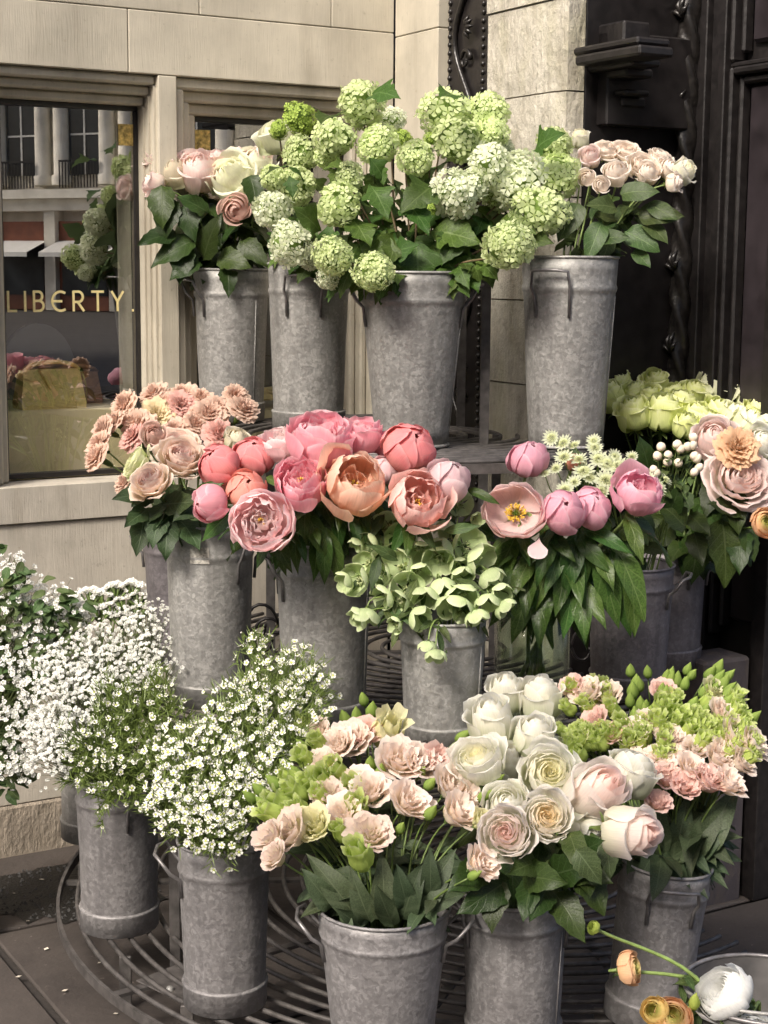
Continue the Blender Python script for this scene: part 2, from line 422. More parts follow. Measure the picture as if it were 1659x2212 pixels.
# ------------------------------------------------------------------ wall with the shop windows
wall = thing('stone_wall', None, 'pale tooled limestone shop wall with two display windows', 'wall', M=M1)
SL = -1.7
zA = L1(500, 39)[1]; zL = L1(375, 164)[1]; zS = L1(137, 1045)[1]; zS2 = zS - 0.095
YF = 0.105
w1 = (L1(2, 700, YF)[0], L1(303, 600, YF)[0]); w1t = L1(150, 221, YF)[1]
w2 = (L1(412, 500, YF)[0], L1(742, 500, YF)[0]); w2t = L1(500, 255, YF)[1]
m1, m2 = L1(345, 500)[0], L1(386, 500)[0]
TH = 0.26
def block(x0, x1, z0, z1, y0=0.0, mat='stone', b=0.002, parent=None, y1=TH):
    return part_box('stone_block', parent or wall, MT[mat], x0 + 0.001, x1 - 0.001, y0, y1, z0 + 0.001, z1 - 0.001, b)
part_box('mortar_core', wall, MT['mortar'], SL, w1[0] - 0.06, 0.008, TH - 0.02, 0.02, 4.0, 0)
part_box('mortar_core', wall, MT['mortar'], w1[0] - 0.06, SC - 0.01, 0.008, TH - 0.02, zL + 0.004, 4.0, 0)
part_box('mortar_core', wall, MT['mortar'], w1[0] - 0.06, SC - 0.01, 0.016, TH - 0.02, 0.02, zS2 - 0.003, 0)
xs = [SL, L1(431, 20)[0] - 0.62, L1(431, 20)[0], L1(716, 60)[0], SC]
for a, b_ in zip(xs, xs[1:]): block(a, b_, zA, zA + 0.42)
for k in range(4):
    z0 = zA + 0.42 + 0.42 * k; x = SL
    while x < SC - 0.01:
        x1 = min(SC, x + rng.uniform(0.5, 0.75)); x1 = SC if SC - x1 < 0.2 else x1
        block(x, x1, z0, z0 + 0.42); x = x1
xs = [SL, L1(277, 90)[0] - 0.9, L1(277, 90)[0], SC]
for a, b_ in zip(xs, xs[1:]): block(a, b_, zL, zA)
# below the sill
block(SL, w1[1] + 0.08, zS2, zS, -0.002, 'stone_low'); block(w1[1] + 0.08, SC, zS2, zS, -0.002, 'stone_low')
xs = [SL, L1(-120, 1300)[0], L1(470, 1300)[0], SC]
zm = 0.5 * (zS2 + 0.14)
for a, b_ in zip(xs, xs[1:]): block(a, b_, zm, zS2, 0.006, 'stone_low')
xs = [SL, L1(180, 1600)[0] - 0.8, L1(230, 1600)[0], SC]
for a, b_ in zip(xs, xs[1:]): block(a, b_, 0.135, zm, 0.006, 'stone_low')
x = SL
while x < SC - 0.01:
    x1 = min(SC, x + 1.1); block(x, x1, -0.01, 0.135, 0.0, 'stone_plinth', 0.006); x = x1
# piers beside and between the windows
JW = 0.062; HD = zL - w1t
def pier(a, b_):
    z = zS; hs = [0.62, 0.5, 0.5, 0.5]
    for h in hs:
        if z >= zL - 0.02: break
        z1 = z + h if zL - z - h > 0.15 else zL
        block(a, b_, z, z1); z = z1
pier(SL, w1[0] - JW); pier(m1, m2); pier(w2[1] + JW, SC)
MT['gframe'] = MT['black']
LEAN = math.tan(R(3.0))     # pane turned in its frame to swing the reflection clear of the flowers
def window(a, b_, zt, jl, jr, lean=0.0):
    """stepped stone reveal, black frame, pane; a, b_, zt are the outer edges of the black frame"""
    for i in range(3):
        f0, f1 = i / 3, (i + 1) / 3
        y0 = 0.016 + 0.026 * i
        xl0, xl1 = a - jl * (1 - f0), a - jl * (1 - f1)
        xr0, xr1 = b_ + jr * (1 - f0), b_ + jr * (1 - f1)
        z0, z1 = zL - (zL - zt) * f0, zL - (zL - zt) * f1
        part_box('moulding', wall, MT['stone'], xl0 + 0.001, xr0 - 0.001, y0, TH, z1, z0 - 0.001, 0.005)
        part_box('moulding', wall, MT['stone'], xl0 + 0.001, xl1, y0, TH, zS, z1 - 0.001, 0.005)
        part_box('moulding', wall, MT['stone'], xr1, xr0 - 0.001, y0, TH, zS, z1 - 0.001, 0.005)
    yf = YF; fw = 0.013; zb = zS + 0.004
    g = G()
    box(g, a, b_, yf, yf + 0.03, zt - fw, zt, 0.002); box(g, a, b_, yf, yf + 0.03, zb, zb + fw, 0.002)
    box(g, a, a + fw, yf, yf + 0.03, zb + fw, zt - fw, 0.002); box(g, b_ - fw, b_, yf, yf + 0.03, zb + fw, zt - fw, 0.002)
    fr = obj('window_frame', g.mesh('window_frame', MT['black'], False), wall)
    ya, yb = yf + 0.014 + lean * (b_ - a) / 2, yf + 0.014 - lean * (b_ - a) / 2
    g = G(); g.add([(a + fw, ya, zb + fw), (b_ - fw, yb, zb + fw), (b_ - fw, yb, zt - fw), (a + fw, ya, zt - fw)], [(0, 1, 2, 3)])
    obj('pane', g.mesh('pane', MT['glass'], False), fr)
    return fr, yf + 0.014
fr1, yg = window(w1[0], w1[1], w1t, JW, m1 - w1[1], LEAN)
fr2, _ = window(w2[0], w2[1], w2t, w2[0] - m2, JW)
# gold lettering on the pane and two gold stickers
def strokes(g, lst, w, x0, z0, s, y):
    for st in lst:
        P_ = [Vector((x0 + px * s, y - LEAN * (x0 + px * s - (w1[0] + w1[1]) / 2), z0 + pz * s)) for px, pz in st]
        for i in range(len(P_) - 1):
            d = (P_[i + 1] - P_[i]); nrm = Vector((-d.z, 0, d.x)).normalized() * w / 2; e = d.normalized() * w * 0.3
            g.add([P_[i] + nrm - e, P_[i] - nrm - e, P_[i + 1] - nrm + e, P_[i + 1] + nrm + e], [(0, 1, 2, 3)])
def arc(cx, cz, rx, rz, a0, a1, n=14): return [(cx + rx * math.cos(R(a0 + (a1 - a0) * i / n)), cz + rz * math.sin(R(a0 + (a1 - a0) * i / n))) for i in range(n + 1)]
LET = {'L': ([[(0, 1), (0, 0), (0.42, 0)]], 0.42), 'I': ([[(0, 0), (0, 1)]], 0.0),
       'B': ([[(0, 0), (0, 1)], [(0, 1), (0.24, 1)] + arc(0.24, 0.76, 0.2, 0.24, 90, -90)[1:] + [(0, 0.52)], [(0.24, 0.52)] + arc(0.26, 0.26, 0.24, 0.26, 90, -90) + [(0, 0)]], 0.5),
       'E': ([arc(0.45, 0.5, 0.45, 0.5, 60, 300, 18), [(0.02, 0.5), (0.5, 0.5)]], 0.68),
       'R': ([[(0, 0), (0, 1), (0.26, 1)] + arc(0.26, 0.73, 0.24, 0.27, 90, -90)[1:] + [(0, 0.46)], [(0.22, 0.46), (0.54, 0)]], 0.54),
       'T': ([[(0, 1), (0.62, 1)], [(0.31, 1), (0.31, 0)]], 0.62), 'Y': ([[(0, 1), (0.31, 0.48), (0.62, 1)], [(0.31, 0.48), (0.31, 0)]], 0.62)}
sa, za = L1(20, 672, yg); sb, zb_ = L1(285, 668, yg); lh = L1(20, 630, yg)[1] - za
tot = sum(LET[c][1] for c in 'LIBERTY'); gap = ((sb - sa) / lh - tot - 0.1) / 7
x = sa
for c in 'LIBERTY':
    g = G(); strokes(g, LET[c][0], lh * 0.13, x, za, lh, yg - 0.0018)
    lt = obj('letter', g.mesh('letter', MT['gold'], False), fr1); lt['label'] = 'gold letter %s' % c
    x += (LET[c][1] + gap) * lh
g = G(); strokes(g, [[(0, 0), (0.03, 0)]], lh * 0.13, sb - lh * 0.05, za, lh, yg - 0.0018); obj('full_stop', g.mesh('full_stop', MT['gold'], False), fr1)
MT['sticker'] = mat_plain('gold_sticker', (0.5, 0.36, 0.12), 0.4, 0.5, nscale=90, amt=0.7)
for fr_, bx in ((fr1, (252, 268, 290, 316)), (fr2, (420, 280, 453, 330))):
    a, z1 = L1(bx[0], bx[1], yg); b_, z0 = L1(bx[2], bx[3], yg); g = G(); o_ = -LEAN * (a - (w1[0] + w1[1]) / 2) if fr_ == fr1 else 0.0; box(g, a, b_, yg - 0.0042 + o_, yg - 0.003 + o_, z0, z1, 0); obj('sticker', g.mesh('sticker', MT['sticker'], False), fr_)

# ------------------------------------------------------------------ shop interior: dark room, plywood plinth, bags
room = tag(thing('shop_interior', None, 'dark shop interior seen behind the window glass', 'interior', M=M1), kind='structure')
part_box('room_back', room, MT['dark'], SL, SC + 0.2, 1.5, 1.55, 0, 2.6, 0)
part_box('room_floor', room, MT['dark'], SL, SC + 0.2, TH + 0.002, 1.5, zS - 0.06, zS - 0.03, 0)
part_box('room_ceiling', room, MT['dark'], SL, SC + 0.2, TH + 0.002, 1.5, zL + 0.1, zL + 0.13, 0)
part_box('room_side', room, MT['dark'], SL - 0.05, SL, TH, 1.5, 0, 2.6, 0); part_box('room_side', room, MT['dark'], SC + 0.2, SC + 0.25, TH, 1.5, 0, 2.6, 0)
yp = yg + 0.06
sp0, zp = L1(150, 884, yp + 0.01)
plin = thing('plywood_plinth', None, 'pale plywood display plinth inside the window under the gold bag', 'plinth', M=M1)
part_box('body', plin, MT['ply'], w1[0] + 0.005, w2[0] - 0.1, yp, yp + 0.5, zS - 0.03, zp, 0.003)
plin2 = thing('plywood_plinth', None, 'pale plywood display plinth behind the second window', 'plinth', M=M1)
part_box('body', plin2, MT['ply'], w2[0] - 0.03, w2[1] - 0.02, yp, yp + 0.45, zS - 0.03, zp - 0.02, 0.003)
def handbag(px0, px1, pyt, pyb, yo, mat, label, name='handbag'):
    a, _ = L1(px0, pyb, yo); b_, _ = L1(px1, pyb, yo); z1 = L1(px0, pyt, yo)[1]
    w = b_ - a; h = z1 - zp; D = w * 0.5
    t = thing(name, None, label, 'handbag', M=M1 @ Matrix.Translation((a, yo, zp)))
    g = G(); st = [(0, 0.0, 1.0), (0.12, -0.01, 1.01), (0.6, 0.03, 0.97), (1.0, 0.06, 0.94)]
    for i in range(len(st) - 1):
        (f0, a0, b0), (f1, a1, b1) = st[i], st[i + 1]
        d0, d1 = D * (1 - 0.45 * f0) / 2, D * (1 - 0.45 * f1) / 2; c = D / 2
        q = [(a0 * w, c - d0, f0 * h), (b0 * w, c - d0, f0 * h), (b0 * w, c + d0, f0 * h), (a0 * w, c + d0, f0 * h),
             (a1 * w, c - d1, f1 * h), (b1 * w, c - d1, f1 * h), (b1 * w, c + d1, f1 * h), (a1 * w, c + d1, f1 * h)]
        g.add(q, [(0, 1, 5, 4), (1, 2, 6, 5), (2, 3, 7, 6), (3, 0, 4, 7)] + ([(4, 5, 6, 7)] if i == 2 else []) + ([(3, 2, 1, 0)] if i == 0 else []))
    obj('body', g.mesh('bag_body', mat, False), t)
    yy = D * 0.02
    for pl in ([(0.02, 0.78), (0.55, 0.58), (0.82, 0.42), (0.96, 0.7)], [(0.82, 0.42), (0.84, 0.02)], [(0.03, 0.1), (0.5, 0.06), (0.84, 0.04)], [(0.45, 0.95), (0.5, 0.62)]):
        g = G(); tube(g, [Vector((x * w, D / 2 - D * (1 - 0.45 * z) / 2 - 0.0006, z * h)) for x, z in pl], 0.0014, 5); obj('seam', g.mesh('seam', mat), t)
    g = G(); hp = [Vector((w * (0.1 + 0.86 * i / 14), D * 0.5 - D * 0.2 * math.sin(PI * i / 14), h * (0.98 + 0.2 * math.sin(PI * i / 14) ** 0.55))) for i in range(15)]
    tube(g, hp, 0.008, 8, flat=(0.012, 0.006)); obj('handle', g.mesh('bag_handle', mat), t)
    g = G(); tube(g, [Vector((w * 0.3, D * 0.12, h * 1.0)), Vector((w * 0.36, D * 0.1, h * 0.8)), Vector((w * 0.44, D * 0.08, h * 0.52))], 0.005, 6, flat=(0.006, 0.003)); obj('strap', g.mesh('bag_strap', mat), t)
handbag(50, 187, 800, 888, yp + 0.03, MT['goldleather'], 'gold leather handbag with angular seams on the plywood plinth')
handbag(120, 222, 805, 880, yp + 0.16, MT['tan'], 'tan leather handbag half hidden behind the gold one')
handbag(560, 640, 845, 900, yp + 0.05, MT['goldleather'], 'small gold bag behind the second window')
# flat rounded grey form behind the bags, its identity unclear
a, _ = L1(15, 870, yp + 0.3); b_, _ = L1(185, 870, yp + 0.3); zt = L1(100, 700, yp + 0.3)[1]
g = G(); nn = 20
arcp = [((a + b_) / 2 + (b_ - a) / 2 * math.cos(PI * i / nn), zp + (zt - zp) * math.sin(PI * i / nn) ** 0.7) for i in range(nn + 1)]
g.add([(x, yp + 0.36, z) for x, z in arcp] + [(x, yp + 0.38, z) for x, z in arcp], [tuple(range(nn + 1)), tuple(range(2 * nn + 1, nn, -1))] + [(i, nn + 1 + i, nn + 2 + i, i + 1) for i in range(nn)])
tag(obj('rounded_form', g.mesh('rounded_form', MT['greyform'], False), None, M1), 'rounded grey form behind the handbags in the window', 'display board')

# ------------------------------------------------------------------ entrance side: stone jamb, carved post, pilaster, black timber
jamb = thing('stone_jamb', None, 'narrow pale stone jamb between the window wall and the carved post', 'wall', M=M2)
u945, u1025, u1050, u1189 = L2(945, 200)[0], L2(1025, 200)[0], L2(1050, 200)[0], L2(1189, 200)[0]
zj = L2(900, 70)[1]
hs = [-0.01, 0.62, 1.2, zj, zj + 0.4, zj + 0.8, 3.3]
for a, b_ in zip(hs, hs[1:]): block(0.003, u945, a, b_, 0.0, 'stone', 0.002, jamb, 0.3)
MT['black_carved'] = mat_plain('carved_black_oak', (0.016, 0.014, 0.013), 0.3, nscale=70, amt=0.5, bump=0.3)
post = thing('carved_post', None, 'black carved oak post with scrolling leaf relief beside the stone pilaster', 'post', M=M2)
part_box('backing', post, MT['black'], u945 + 0.002, u1050 - 0.002, 0.03, 0.3, 0, 3.3, 0.002)
for e in (u945 + 0.012, u1025 - 0.008):
    g = G()
    z = 0.9
    while z < 3.0:
        lathe(g, [(0.0001, z - 0.008), (0.006, z - 0.005), (0.0075, z), (0.006, z + 0.005), (0.0001, z + 0.008)], 8); z += 0.021
    g.v = [(v[0] + e, v[1] + 0.03, v[2]) for v in g.v]
    tag(obj('bead_edge', g.mesh('bead_edge', MT['black_carved']), post), kind='stuff')
uc = (u945 + u1025) / 2 + 0.002; amp = (u1025 - u945) * 0.26
g = G(); tube(g, [Vector((uc + amp * math.sin(i * 0.35), 0.022, 0.9 + i * 0.024)) for i in range(90)], 0.0075, 8); obj('scroll_stem', g.mesh('scroll_stem', MT['black_carved']), post)
for k in range(10):
    z = 0.95 + k * 0.2157; s = 1 if k % 2 else -1
    g = G(); tube(g, [Vector((uc + s * amp * 0.2 + math.cos(t) * s * 0.026 * (1 - t / 9), 0.02, z + math.sin(t) * 0.03 * (1 - t / 9))) for t in [i * 0.45 for i in range(17)]], [0.007 * (1 - i / 22) for i in range(17)], 7)
    obj('scroll_curl', g.mesh('scroll_curl', MT['black_carved']), post)
    for q in range(5):
        a = (q - 2) * 0.55 + PI / 2 * s
        c = Vector((uc + s * amp * 0.3, 0.018, z + 0.08)); d = Vector((math.sin(a), 0, math.cos(a)))
        g = G(); tube(g, [c, c + d * 0.018 + Vector((0, -0.006, 0)), c + d * 0.034], [0.003, 0.008, 0.001], 6); obj('carved_leaf', g.mesh('carved_leaf', MT['black_carved']), post)
pil = thing('stone_pilaster', None, 'rough pale stone pilaster with a worn corner beside the black timber entrance', 'pilaster', M=M2)
z1 = L2(1050, 33)[1]; z2 = L2(1050, 220)[1]; z3 = L2(1060, 646)[1]; z4 = L2(1060, 823)[1]
hs = [-0.01, 0.22, 0.5, 0.8, z4, z3, z3 + (z2 - z3) * 0.5, z2, z1, z1 + 0.4, 3.3]
part_box('mortar_core', pil, MT['mortar'], u1050 + 0.006, u1189 + 0.02, 0.012, 0.055, 0, 3.3, 0)
for a, b_ in zip(hs, hs[1:]):
    j = rng.uniform(-0.003, 0.003)
    part_prism('stone_block', pil, MT['stone_pale'], [(u1050, j), (u1189 - 0.003, j), (u1189 + 0.046, 0.012 + j), (u1189 + 0.05, 0.06), (u1050, 0.06)], a + 0.002, b_ - 0.002)
ent = thing('timber_entrance', None, 'black painted timber entrance with corbel, rope column and panelled door', 'entrance', M=M2)
yd = 0.4
def X2(px, y=yd, py=500): return L2(px, py, y)[0]
def Z2(px, py, y=yd): return L2(px, py, y)[1]
uE = X2(1659) + 0.05
part_box('return_panel', ent, MT['black'], u1189 + 0.01, u1189 + 0.049, 0.064, yd + 0.1, 0.0, 3.3, 0.002)
part_box('back_panel', ent, MT['blackwood'], u1189 + 0.052, uE, yd, yd + 0.1, 0.0, 3.3, 0.002)
part_box('end_panel', ent, MT['blackwood'], uE + 0.002, uE + 0.05, yd - 0.05, yd + 0.8, 0.0, 3.3, 0.002)
# boards
for px0, px1, dy in ((1385, 1435, 0.02), (1487, 1502, 0.045), (1503, 1530, 0.03), (1531, 1546, 0.05), (1547, 1575, 0.035), (1576, 1590, 0.055)):
    part_box('upright_board', ent, MT['blackwood'], X2(px0), X2(px1) - 0.001, yd - dy, yd - 0.002, 0.5, 3.3, 0.0025)
dp = (X2(1591), uE - 0.002)
for (zz0, zz1) in ((0.62, Z2(1620, 148) ), (Z2(1620, 135), 3.3)):
    part_box('door_panel', ent, MT['doorpanel'], dp[0] + 0.045, dp[1], yd - 0.018, yd - 0.002, zz0 + 0.04, zz1 - 0.04, 0.008)
    for q in range(2):
        w_ = 0.018; o_ = q * 0.02; y_ = yd - 0.05 + q * 0.016
        part_box('panel_moulding', ent, MT['blackwood'], dp[0] + 0.004 + o_, dp[0] + o_ + w_, y_, yd - 0.003, zz0 + o_, zz1 - o_, 0.005)
        part_box('panel_moulding', ent, MT['blackwood'], dp[0] + o_ + w_ + 0.001, dp[1], y_, yd - 0.003, zz1 - o_ - w_, zz1 - o_, 0.005)
part_box('door_rail', ent, MT['blackwood'], dp[0], dp[1], yd - 0.04, yd - 0.001, Z2(1620, 147), Z2(1620, 136), 0.003)
# rope column
g = G(); pr = [(0.023, 0.45 + 0.012 * i) for i in range(238)]
lathe(g, pr, 20, twist=lambda a, z: 1 + 0.28 * math.sin(3 * a + z * 62))
ur = X2(1468, yd - 0.06, 400); g.v = [(v[0] + ur, v[1] + yd - 0.045, v[2]) for v in g.v]
obj('rope_column', g.mesh('rope_column', MT['black_carved']), ent)
for k in range(12):
    z = 0.7 + k * 0.2
    g = G()
    for q in range(4):
        a = PI / 2 + q * 0.7 - 1.0; c = Vector((ur, yd - 0.07, z)); tube(g, [c, c + Vector((math.cos(a) * 0.018, -0.008, math.sin(a) * 0.03)), c + Vector((math.cos(a) * 0.022, 0.004, math.sin(a) * 0.055))], [0.003, 0.007, 0.001], 6)
    obj('carved_leaf', g.mesh('carved_leaf', MT['black_carved']), ent)
# corbel
cx_ = X2(1322)
cz = lambda py: Z2(1322, py)
zc = cz(100) - 0.0
for (px0, px1, y0p, y1p, dp_) in ((1262, 1345, 60, 106, .2), (1236, 1375, 104, 120, .27), (1240, 1380, 121, 142, .285), (1256, 1364, 143, 158, .23), (1266, 1354, 159, 178, .2), (1288, 1340, 179, 200, .13), (1284, 1352, 201, 214, .18), (1288, 1347, 215, 238, .16), (1305, 1336, 239, 251, .1), (1301, 1343, 252, 276, .125)):
    yk = 0.3 - dp_
    part_box('corbel_step', ent, MT['blackwood'], X2(px0, yk, 150), X2(px1, yk, 150), yk, yk + 0.035 + 0.22 * dp_, Z2(px0, y1p, yk), Z2(px0, y0p, yk), 0.005)
part_box('corbel_core', ent, MT['black'], X2(1292, 0.12), X2(1318, 0.12), 0.1, yd - 0.0005, Z2(1300, 290, 0.25), Z2(1300, 100, 0.25), 0.004)
# stone step and plinth at the foot of the entrance
us = X2(1490, yd - 0.2)
stp = thing('entrance_step', None, 'grey stone step at the foot of the black entrance', 'step', M=M2)
part_box('stone_block', stp, MT['stone_grey'], us, uE + 0.02, yd - 0.2, yd - 0.06, 0.44, 0.6, 0.008)
part_box('stone_block', stp, MT['stone_grey'], us, uE + 0.02, yd - 0.3, yd - 0.06, -0.01, 0.437, 0.008)

# ------------------------------------------------------------------ building across the street, mirrored in the shop windows
MT['fac'] = mat_plain('portland_stone_front', (0.84, 0.79, 0.68), 0.85, nscale=1.5, amt=0.2)
MT['facdark'] = mat_plain('front_window_glass', (0.03, 0.035, 0.04), 0.1, nscale=1, amt=0.2)
MT['facred'] = mat_plain('red_shopfront', (0.22, 0.07, 0.035), 0.5, nscale=3)
MT['facwhite'] = mat_plain('white_awning', (0.75, 0.74, 0.7), 0.7, nscale=3, amt=0.05)
wc = M1 @ Vector(((w1[0] + w1[1]) / 2, yg, 1.8)); vv = (wc - EYE).normalized(); n1_ = Matrix.Rotation(R(-3.0), 3, 'Z') @ (-Y1)
rr = (vv - 2 * vv.dot(n1_) * n1_); rr.z = 0; rr.normalize()
FC = wc + rr * 52; FC.z = 0
fy = Matrix.Rotation(R(38), 3, 'Z') @ rr; fx = Vector((fy.y, -fy.x, 0))
MF = frameM(FC, fx, fy)
fac = thing('opposite_building', None, 'cream classical stone building across the street mirrored in the shop window', 'building', M=MF)
part_box('wall', fac, MT['fac'], -17, 17, 0.5, 6, 0, 17, 0)
def shared(name, fn, mat, smooth=False):
    g = G(); fn(g); return g.mesh(name, mat, smooth)
def put(name, me, par, loc): return obj(name, me, par, WM[par.name] @ Matrix.Translation(loc))
colm = shared('front_column', lambda g: (lathe(g, [(0.36, 0), (0.36, 0.3), (0.28, 0.35), (0.27, 2.6), (0.24, 3.2), (0.36, 3.3), (0.4, 3.6)], 14)), MT['fac'], True)
winm = shared('front_window', lambda g: (box(g, -0.6, 0.6, 0.3, 0.5, 0, 2.7)), MT['facdark'])
barm = shared('window_bar', lambda g: (box(g, -0.03, 0.03, 0.27, 0.3, 0, 2.7), box(g, -0.6, 0.6, 0.275, 0.295, 1.3, 1.36)), MT['facwhite'])
balm = shared('balcony_rail', lambda g: ([box(g, -0.78 + 0.13 * i, -0.75 + 0.13 * i, -0.1, -0.07, 0, 0.85) for i in range(13)], box(g, -0.8, 0.8, -0.12, -0.05, 0.85, 0.92)), MT['black'])
shopm = shared('shopfront', lambda g: (box(g, -1.1, 1.1, 0.2, 0.5, 0, 3.0)), MT['facred'])
shpw = shared('shop_window', lambda g: (box(g, -0.95, 0.95, 0.15, 0.2, 0.5, 2.2)), MT['facdark'])
awn = shared('awning', lambda g: g.add([(-1.1, 0.2, 2.35), (1.1, 0.2, 2.35), (1.1, -0.9, 1.95), (-1.1, -0.9, 1.95), (-1.1, -0.9, 1.8), (1.1, -0.9, 1.8)], [(0, 1, 2, 3), (3, 2, 5, 4)]), MT['facwhite'])
for lvl, z in enumerate((4.2, 8.6, 12.6)):
    part_box('cornice', fac, MT['fac'], -17.2, 17.2, -0.35, 0.6, z - 0.45, z - 0.15, 0)
    part_box('cornice', fac, MT['fac'], -17.1, 17.1, -0.1, 0.6, z - 0.85, z - 0.46, 0)
    for k in range(-6, 7):
        x = k * 2.7
        put('column', colm, fac, (x - 0.95, 0.25, z)); put('column', colm, fac, (x + 0.95, 0.25, z))
        wn = put('window', winm, fac, (x, 0, z + 0.35)); put('window_bar', barm, wn, (0, 0, 0) if False else (0, 0, 0))
        put('balcony_rail', balm, fac, (x, 0, z - 0.1))
for k in range(-6, 7):
    sh = put('shopfront', shopm, fac, (k * 2.7, 0, 0)); put('shop_window', shpw, sh, (0, 0, 0)); put('awning', awn, sh, (0, 0, 0))
    part_box('pier', fac, MT['fac'], k * 2.7 + 1.12, k * 2.7 + 1.58, 0.0, 0.5, 0, 3.34, 0)

# unseen stone terrace behind the camera, added to block low sky and deepen shadows
terr = thing('shading_terrace', None, 'unseen plain stone terrace across the street added to shade the low sky', 'building', M=Matrix.Translation((-14, -17, 0)))
part_box('wall', terr, MT['fac'], -26, 25, -6, 0, 0, 13.5, 0)
part_box('cornice', terr, MT['fac'], -26.2, 25.2, -6, 0.4, 13.51, 14.0, 0)
for lvl in range(4):
    for k in range(18):
        wn = obj('window', winm, terr, WM[terr.name] @ Matrix.Translation((-24 + k * 2.75, -0.25, 0.4 + lvl * 3.3)) ); obj('window_bar', barm, wn, WM[wn.name] @ Matrix.Translation((0, 0.26, 0)))

# ------------------------------------------------------------------ tiered iron flower stand
stand = thing('flower_stand', (0.2, 3.8, 0), 'three tiered curved iron flower stand holding the galvanised buckets', 'flower stand')
def clear(p, m=0.02):
    a = M1i @ Vector((p.x, p.y, 0)); b_ = M2i @ Vector((p.x, p.y, 0))
    return a.y < -m and b_.y < -m - 0.01
def arc_run(c, r, z, step=3):
    out = []
    for s_ in (1, -1):
        run = []
        for k in range(0, 181, step):
            a = -PI / 2 + s_ * R(k); p = Vector((c[0] + r * math.cos(a), c[1] + r * math.sin(a), z))
            if not clear(p): break
            run.append(p)
        out.append(run)
    return list(reversed(out[0]))[:-1] + out[1] if out[0] and out[1] else []
TIERS = [((0.36, 3.6), 1.09, 0.12), ((0.15, 3.93), 0.95, 0.575), ((0.06, 3.93), 0.6, 1.105)]
for ti, (c, r, z) in enumerate(TIERS):
    g = G(); run = arc_run(c, r, z - 0.016); tube(g, run, 0.01, 4, flat=(0.005, 0.015))
    run2 = arc_run(c, r - 0.28, z - 0.02); 
    sh = obj('shelf_rim', g.mesh('shelf_rim', MT['iron'], False), stand, Matrix())
    k = 1
    while r - 0.042 * k > 0.12:
        run = arc_run(c, r - 0.042 * k, z - 0.006)
        if len(run) > 3:
            g = G(); tube(g, run, 0.0055, 6); obj('slat', g.mesh('slat', MT['iron']), sh, Matrix())
        k += 1
    for k in range(-5, 6):
        a = -PI / 2 + R(33 * k + 12); pts = []
        for q in range(13):
            p = Vector((c[0] + (r - 0.004) * (1 - q / 13) * math.cos(a), c[1] + (r - 0.004) * (1 - q / 13) * math.sin(a), z - 0.017))
            if not clear(p): break
            pts.append(p)
        if len(pts) > 1:
            g = G(); tube(g, pts, 0.012, 4, flat=(0.014, 0.005)); obj('bearer', g.mesh('bearer', MT['iron'], False), sh, Matrix())
def post_at(p, z0, z1, w=0.011):
    g = G(); box(g, p.x - w, p.x + w, p.y - 0.004, p.y + 0.004, z0, z1, 0.001); obj('post', g.mesh('post', MT['iron'], False), stand, Matrix())
for (px, py, zz, z0, z1) in ((700, 915, 1.105, 0, 1.56), (1045, 955, 1.105, 0, 1.56), (995, 920, 1.105, 0.5, 1.5), (378, 2018, 0.12, 0, 0.575), (770, 1540, 0.575, 0, 0.575), (1040, 1560, 0.575, 0, 0.575), (1245, 1500, 0.575, 0, 0.575), (1560, 1440, 0.575, 0, 0.575), (585, 1400, 0.575, 0.12, 1.105), (1065, 1400, 0.575, 0.12, 1.105)):
    post_at(at_z(px, py, zz), z0, z1)
for (px, py) in ((160, 1880), (250, 2085), (385, 2195), (1300, 2200)):
    p = at_z(px, py, 0.1); post_at(p.lerp(Vector((0.36, 3.6, 0)), 0.02), 0, 0.115, 0.012)
# scrolled wire under the top tier and a riveted plate on the bottom tier
for (px, py) in ((560, 1350), (575, 1380), (1262, 1400), (590, 1410)):
    p = at_Y(px, py, 3.75); g = G()
    tube(g, [p + Vector((math.cos(t) * 0.045 * (1 - t / 9), 0, math.sin(t) * 0.06 * (1 - t / 9))) for t in [i * 0.4 for i in range(17)]], 0.004, 6); obj('scroll', g.mesh('scroll', MT['black']), stand, Matrix())
pa = at_z(400, 2130, 0.11); g = G(); box(g, -0.09, 0.09, -0.05, 0.05, -0.003, 0.0, 0.001)
obj('plate', g.mesh('plate', MT['iron'], False), stand, Matrix.Translation(pa) @ Matrix.Rotation(-0.75, 4, 'Z'))
for (px, py) in ((367, 2137), (405, 2168)):
    g = G(); lathe(g, [(0.0001, 0.006), (0.006, 0.005), (0.008, 0), (0.008, -0.004)], 10); obj('rivet', g.mesh('rivet', MT['zinc']), stand, Matrix.Translation(at_z(px, py, 0.112)))

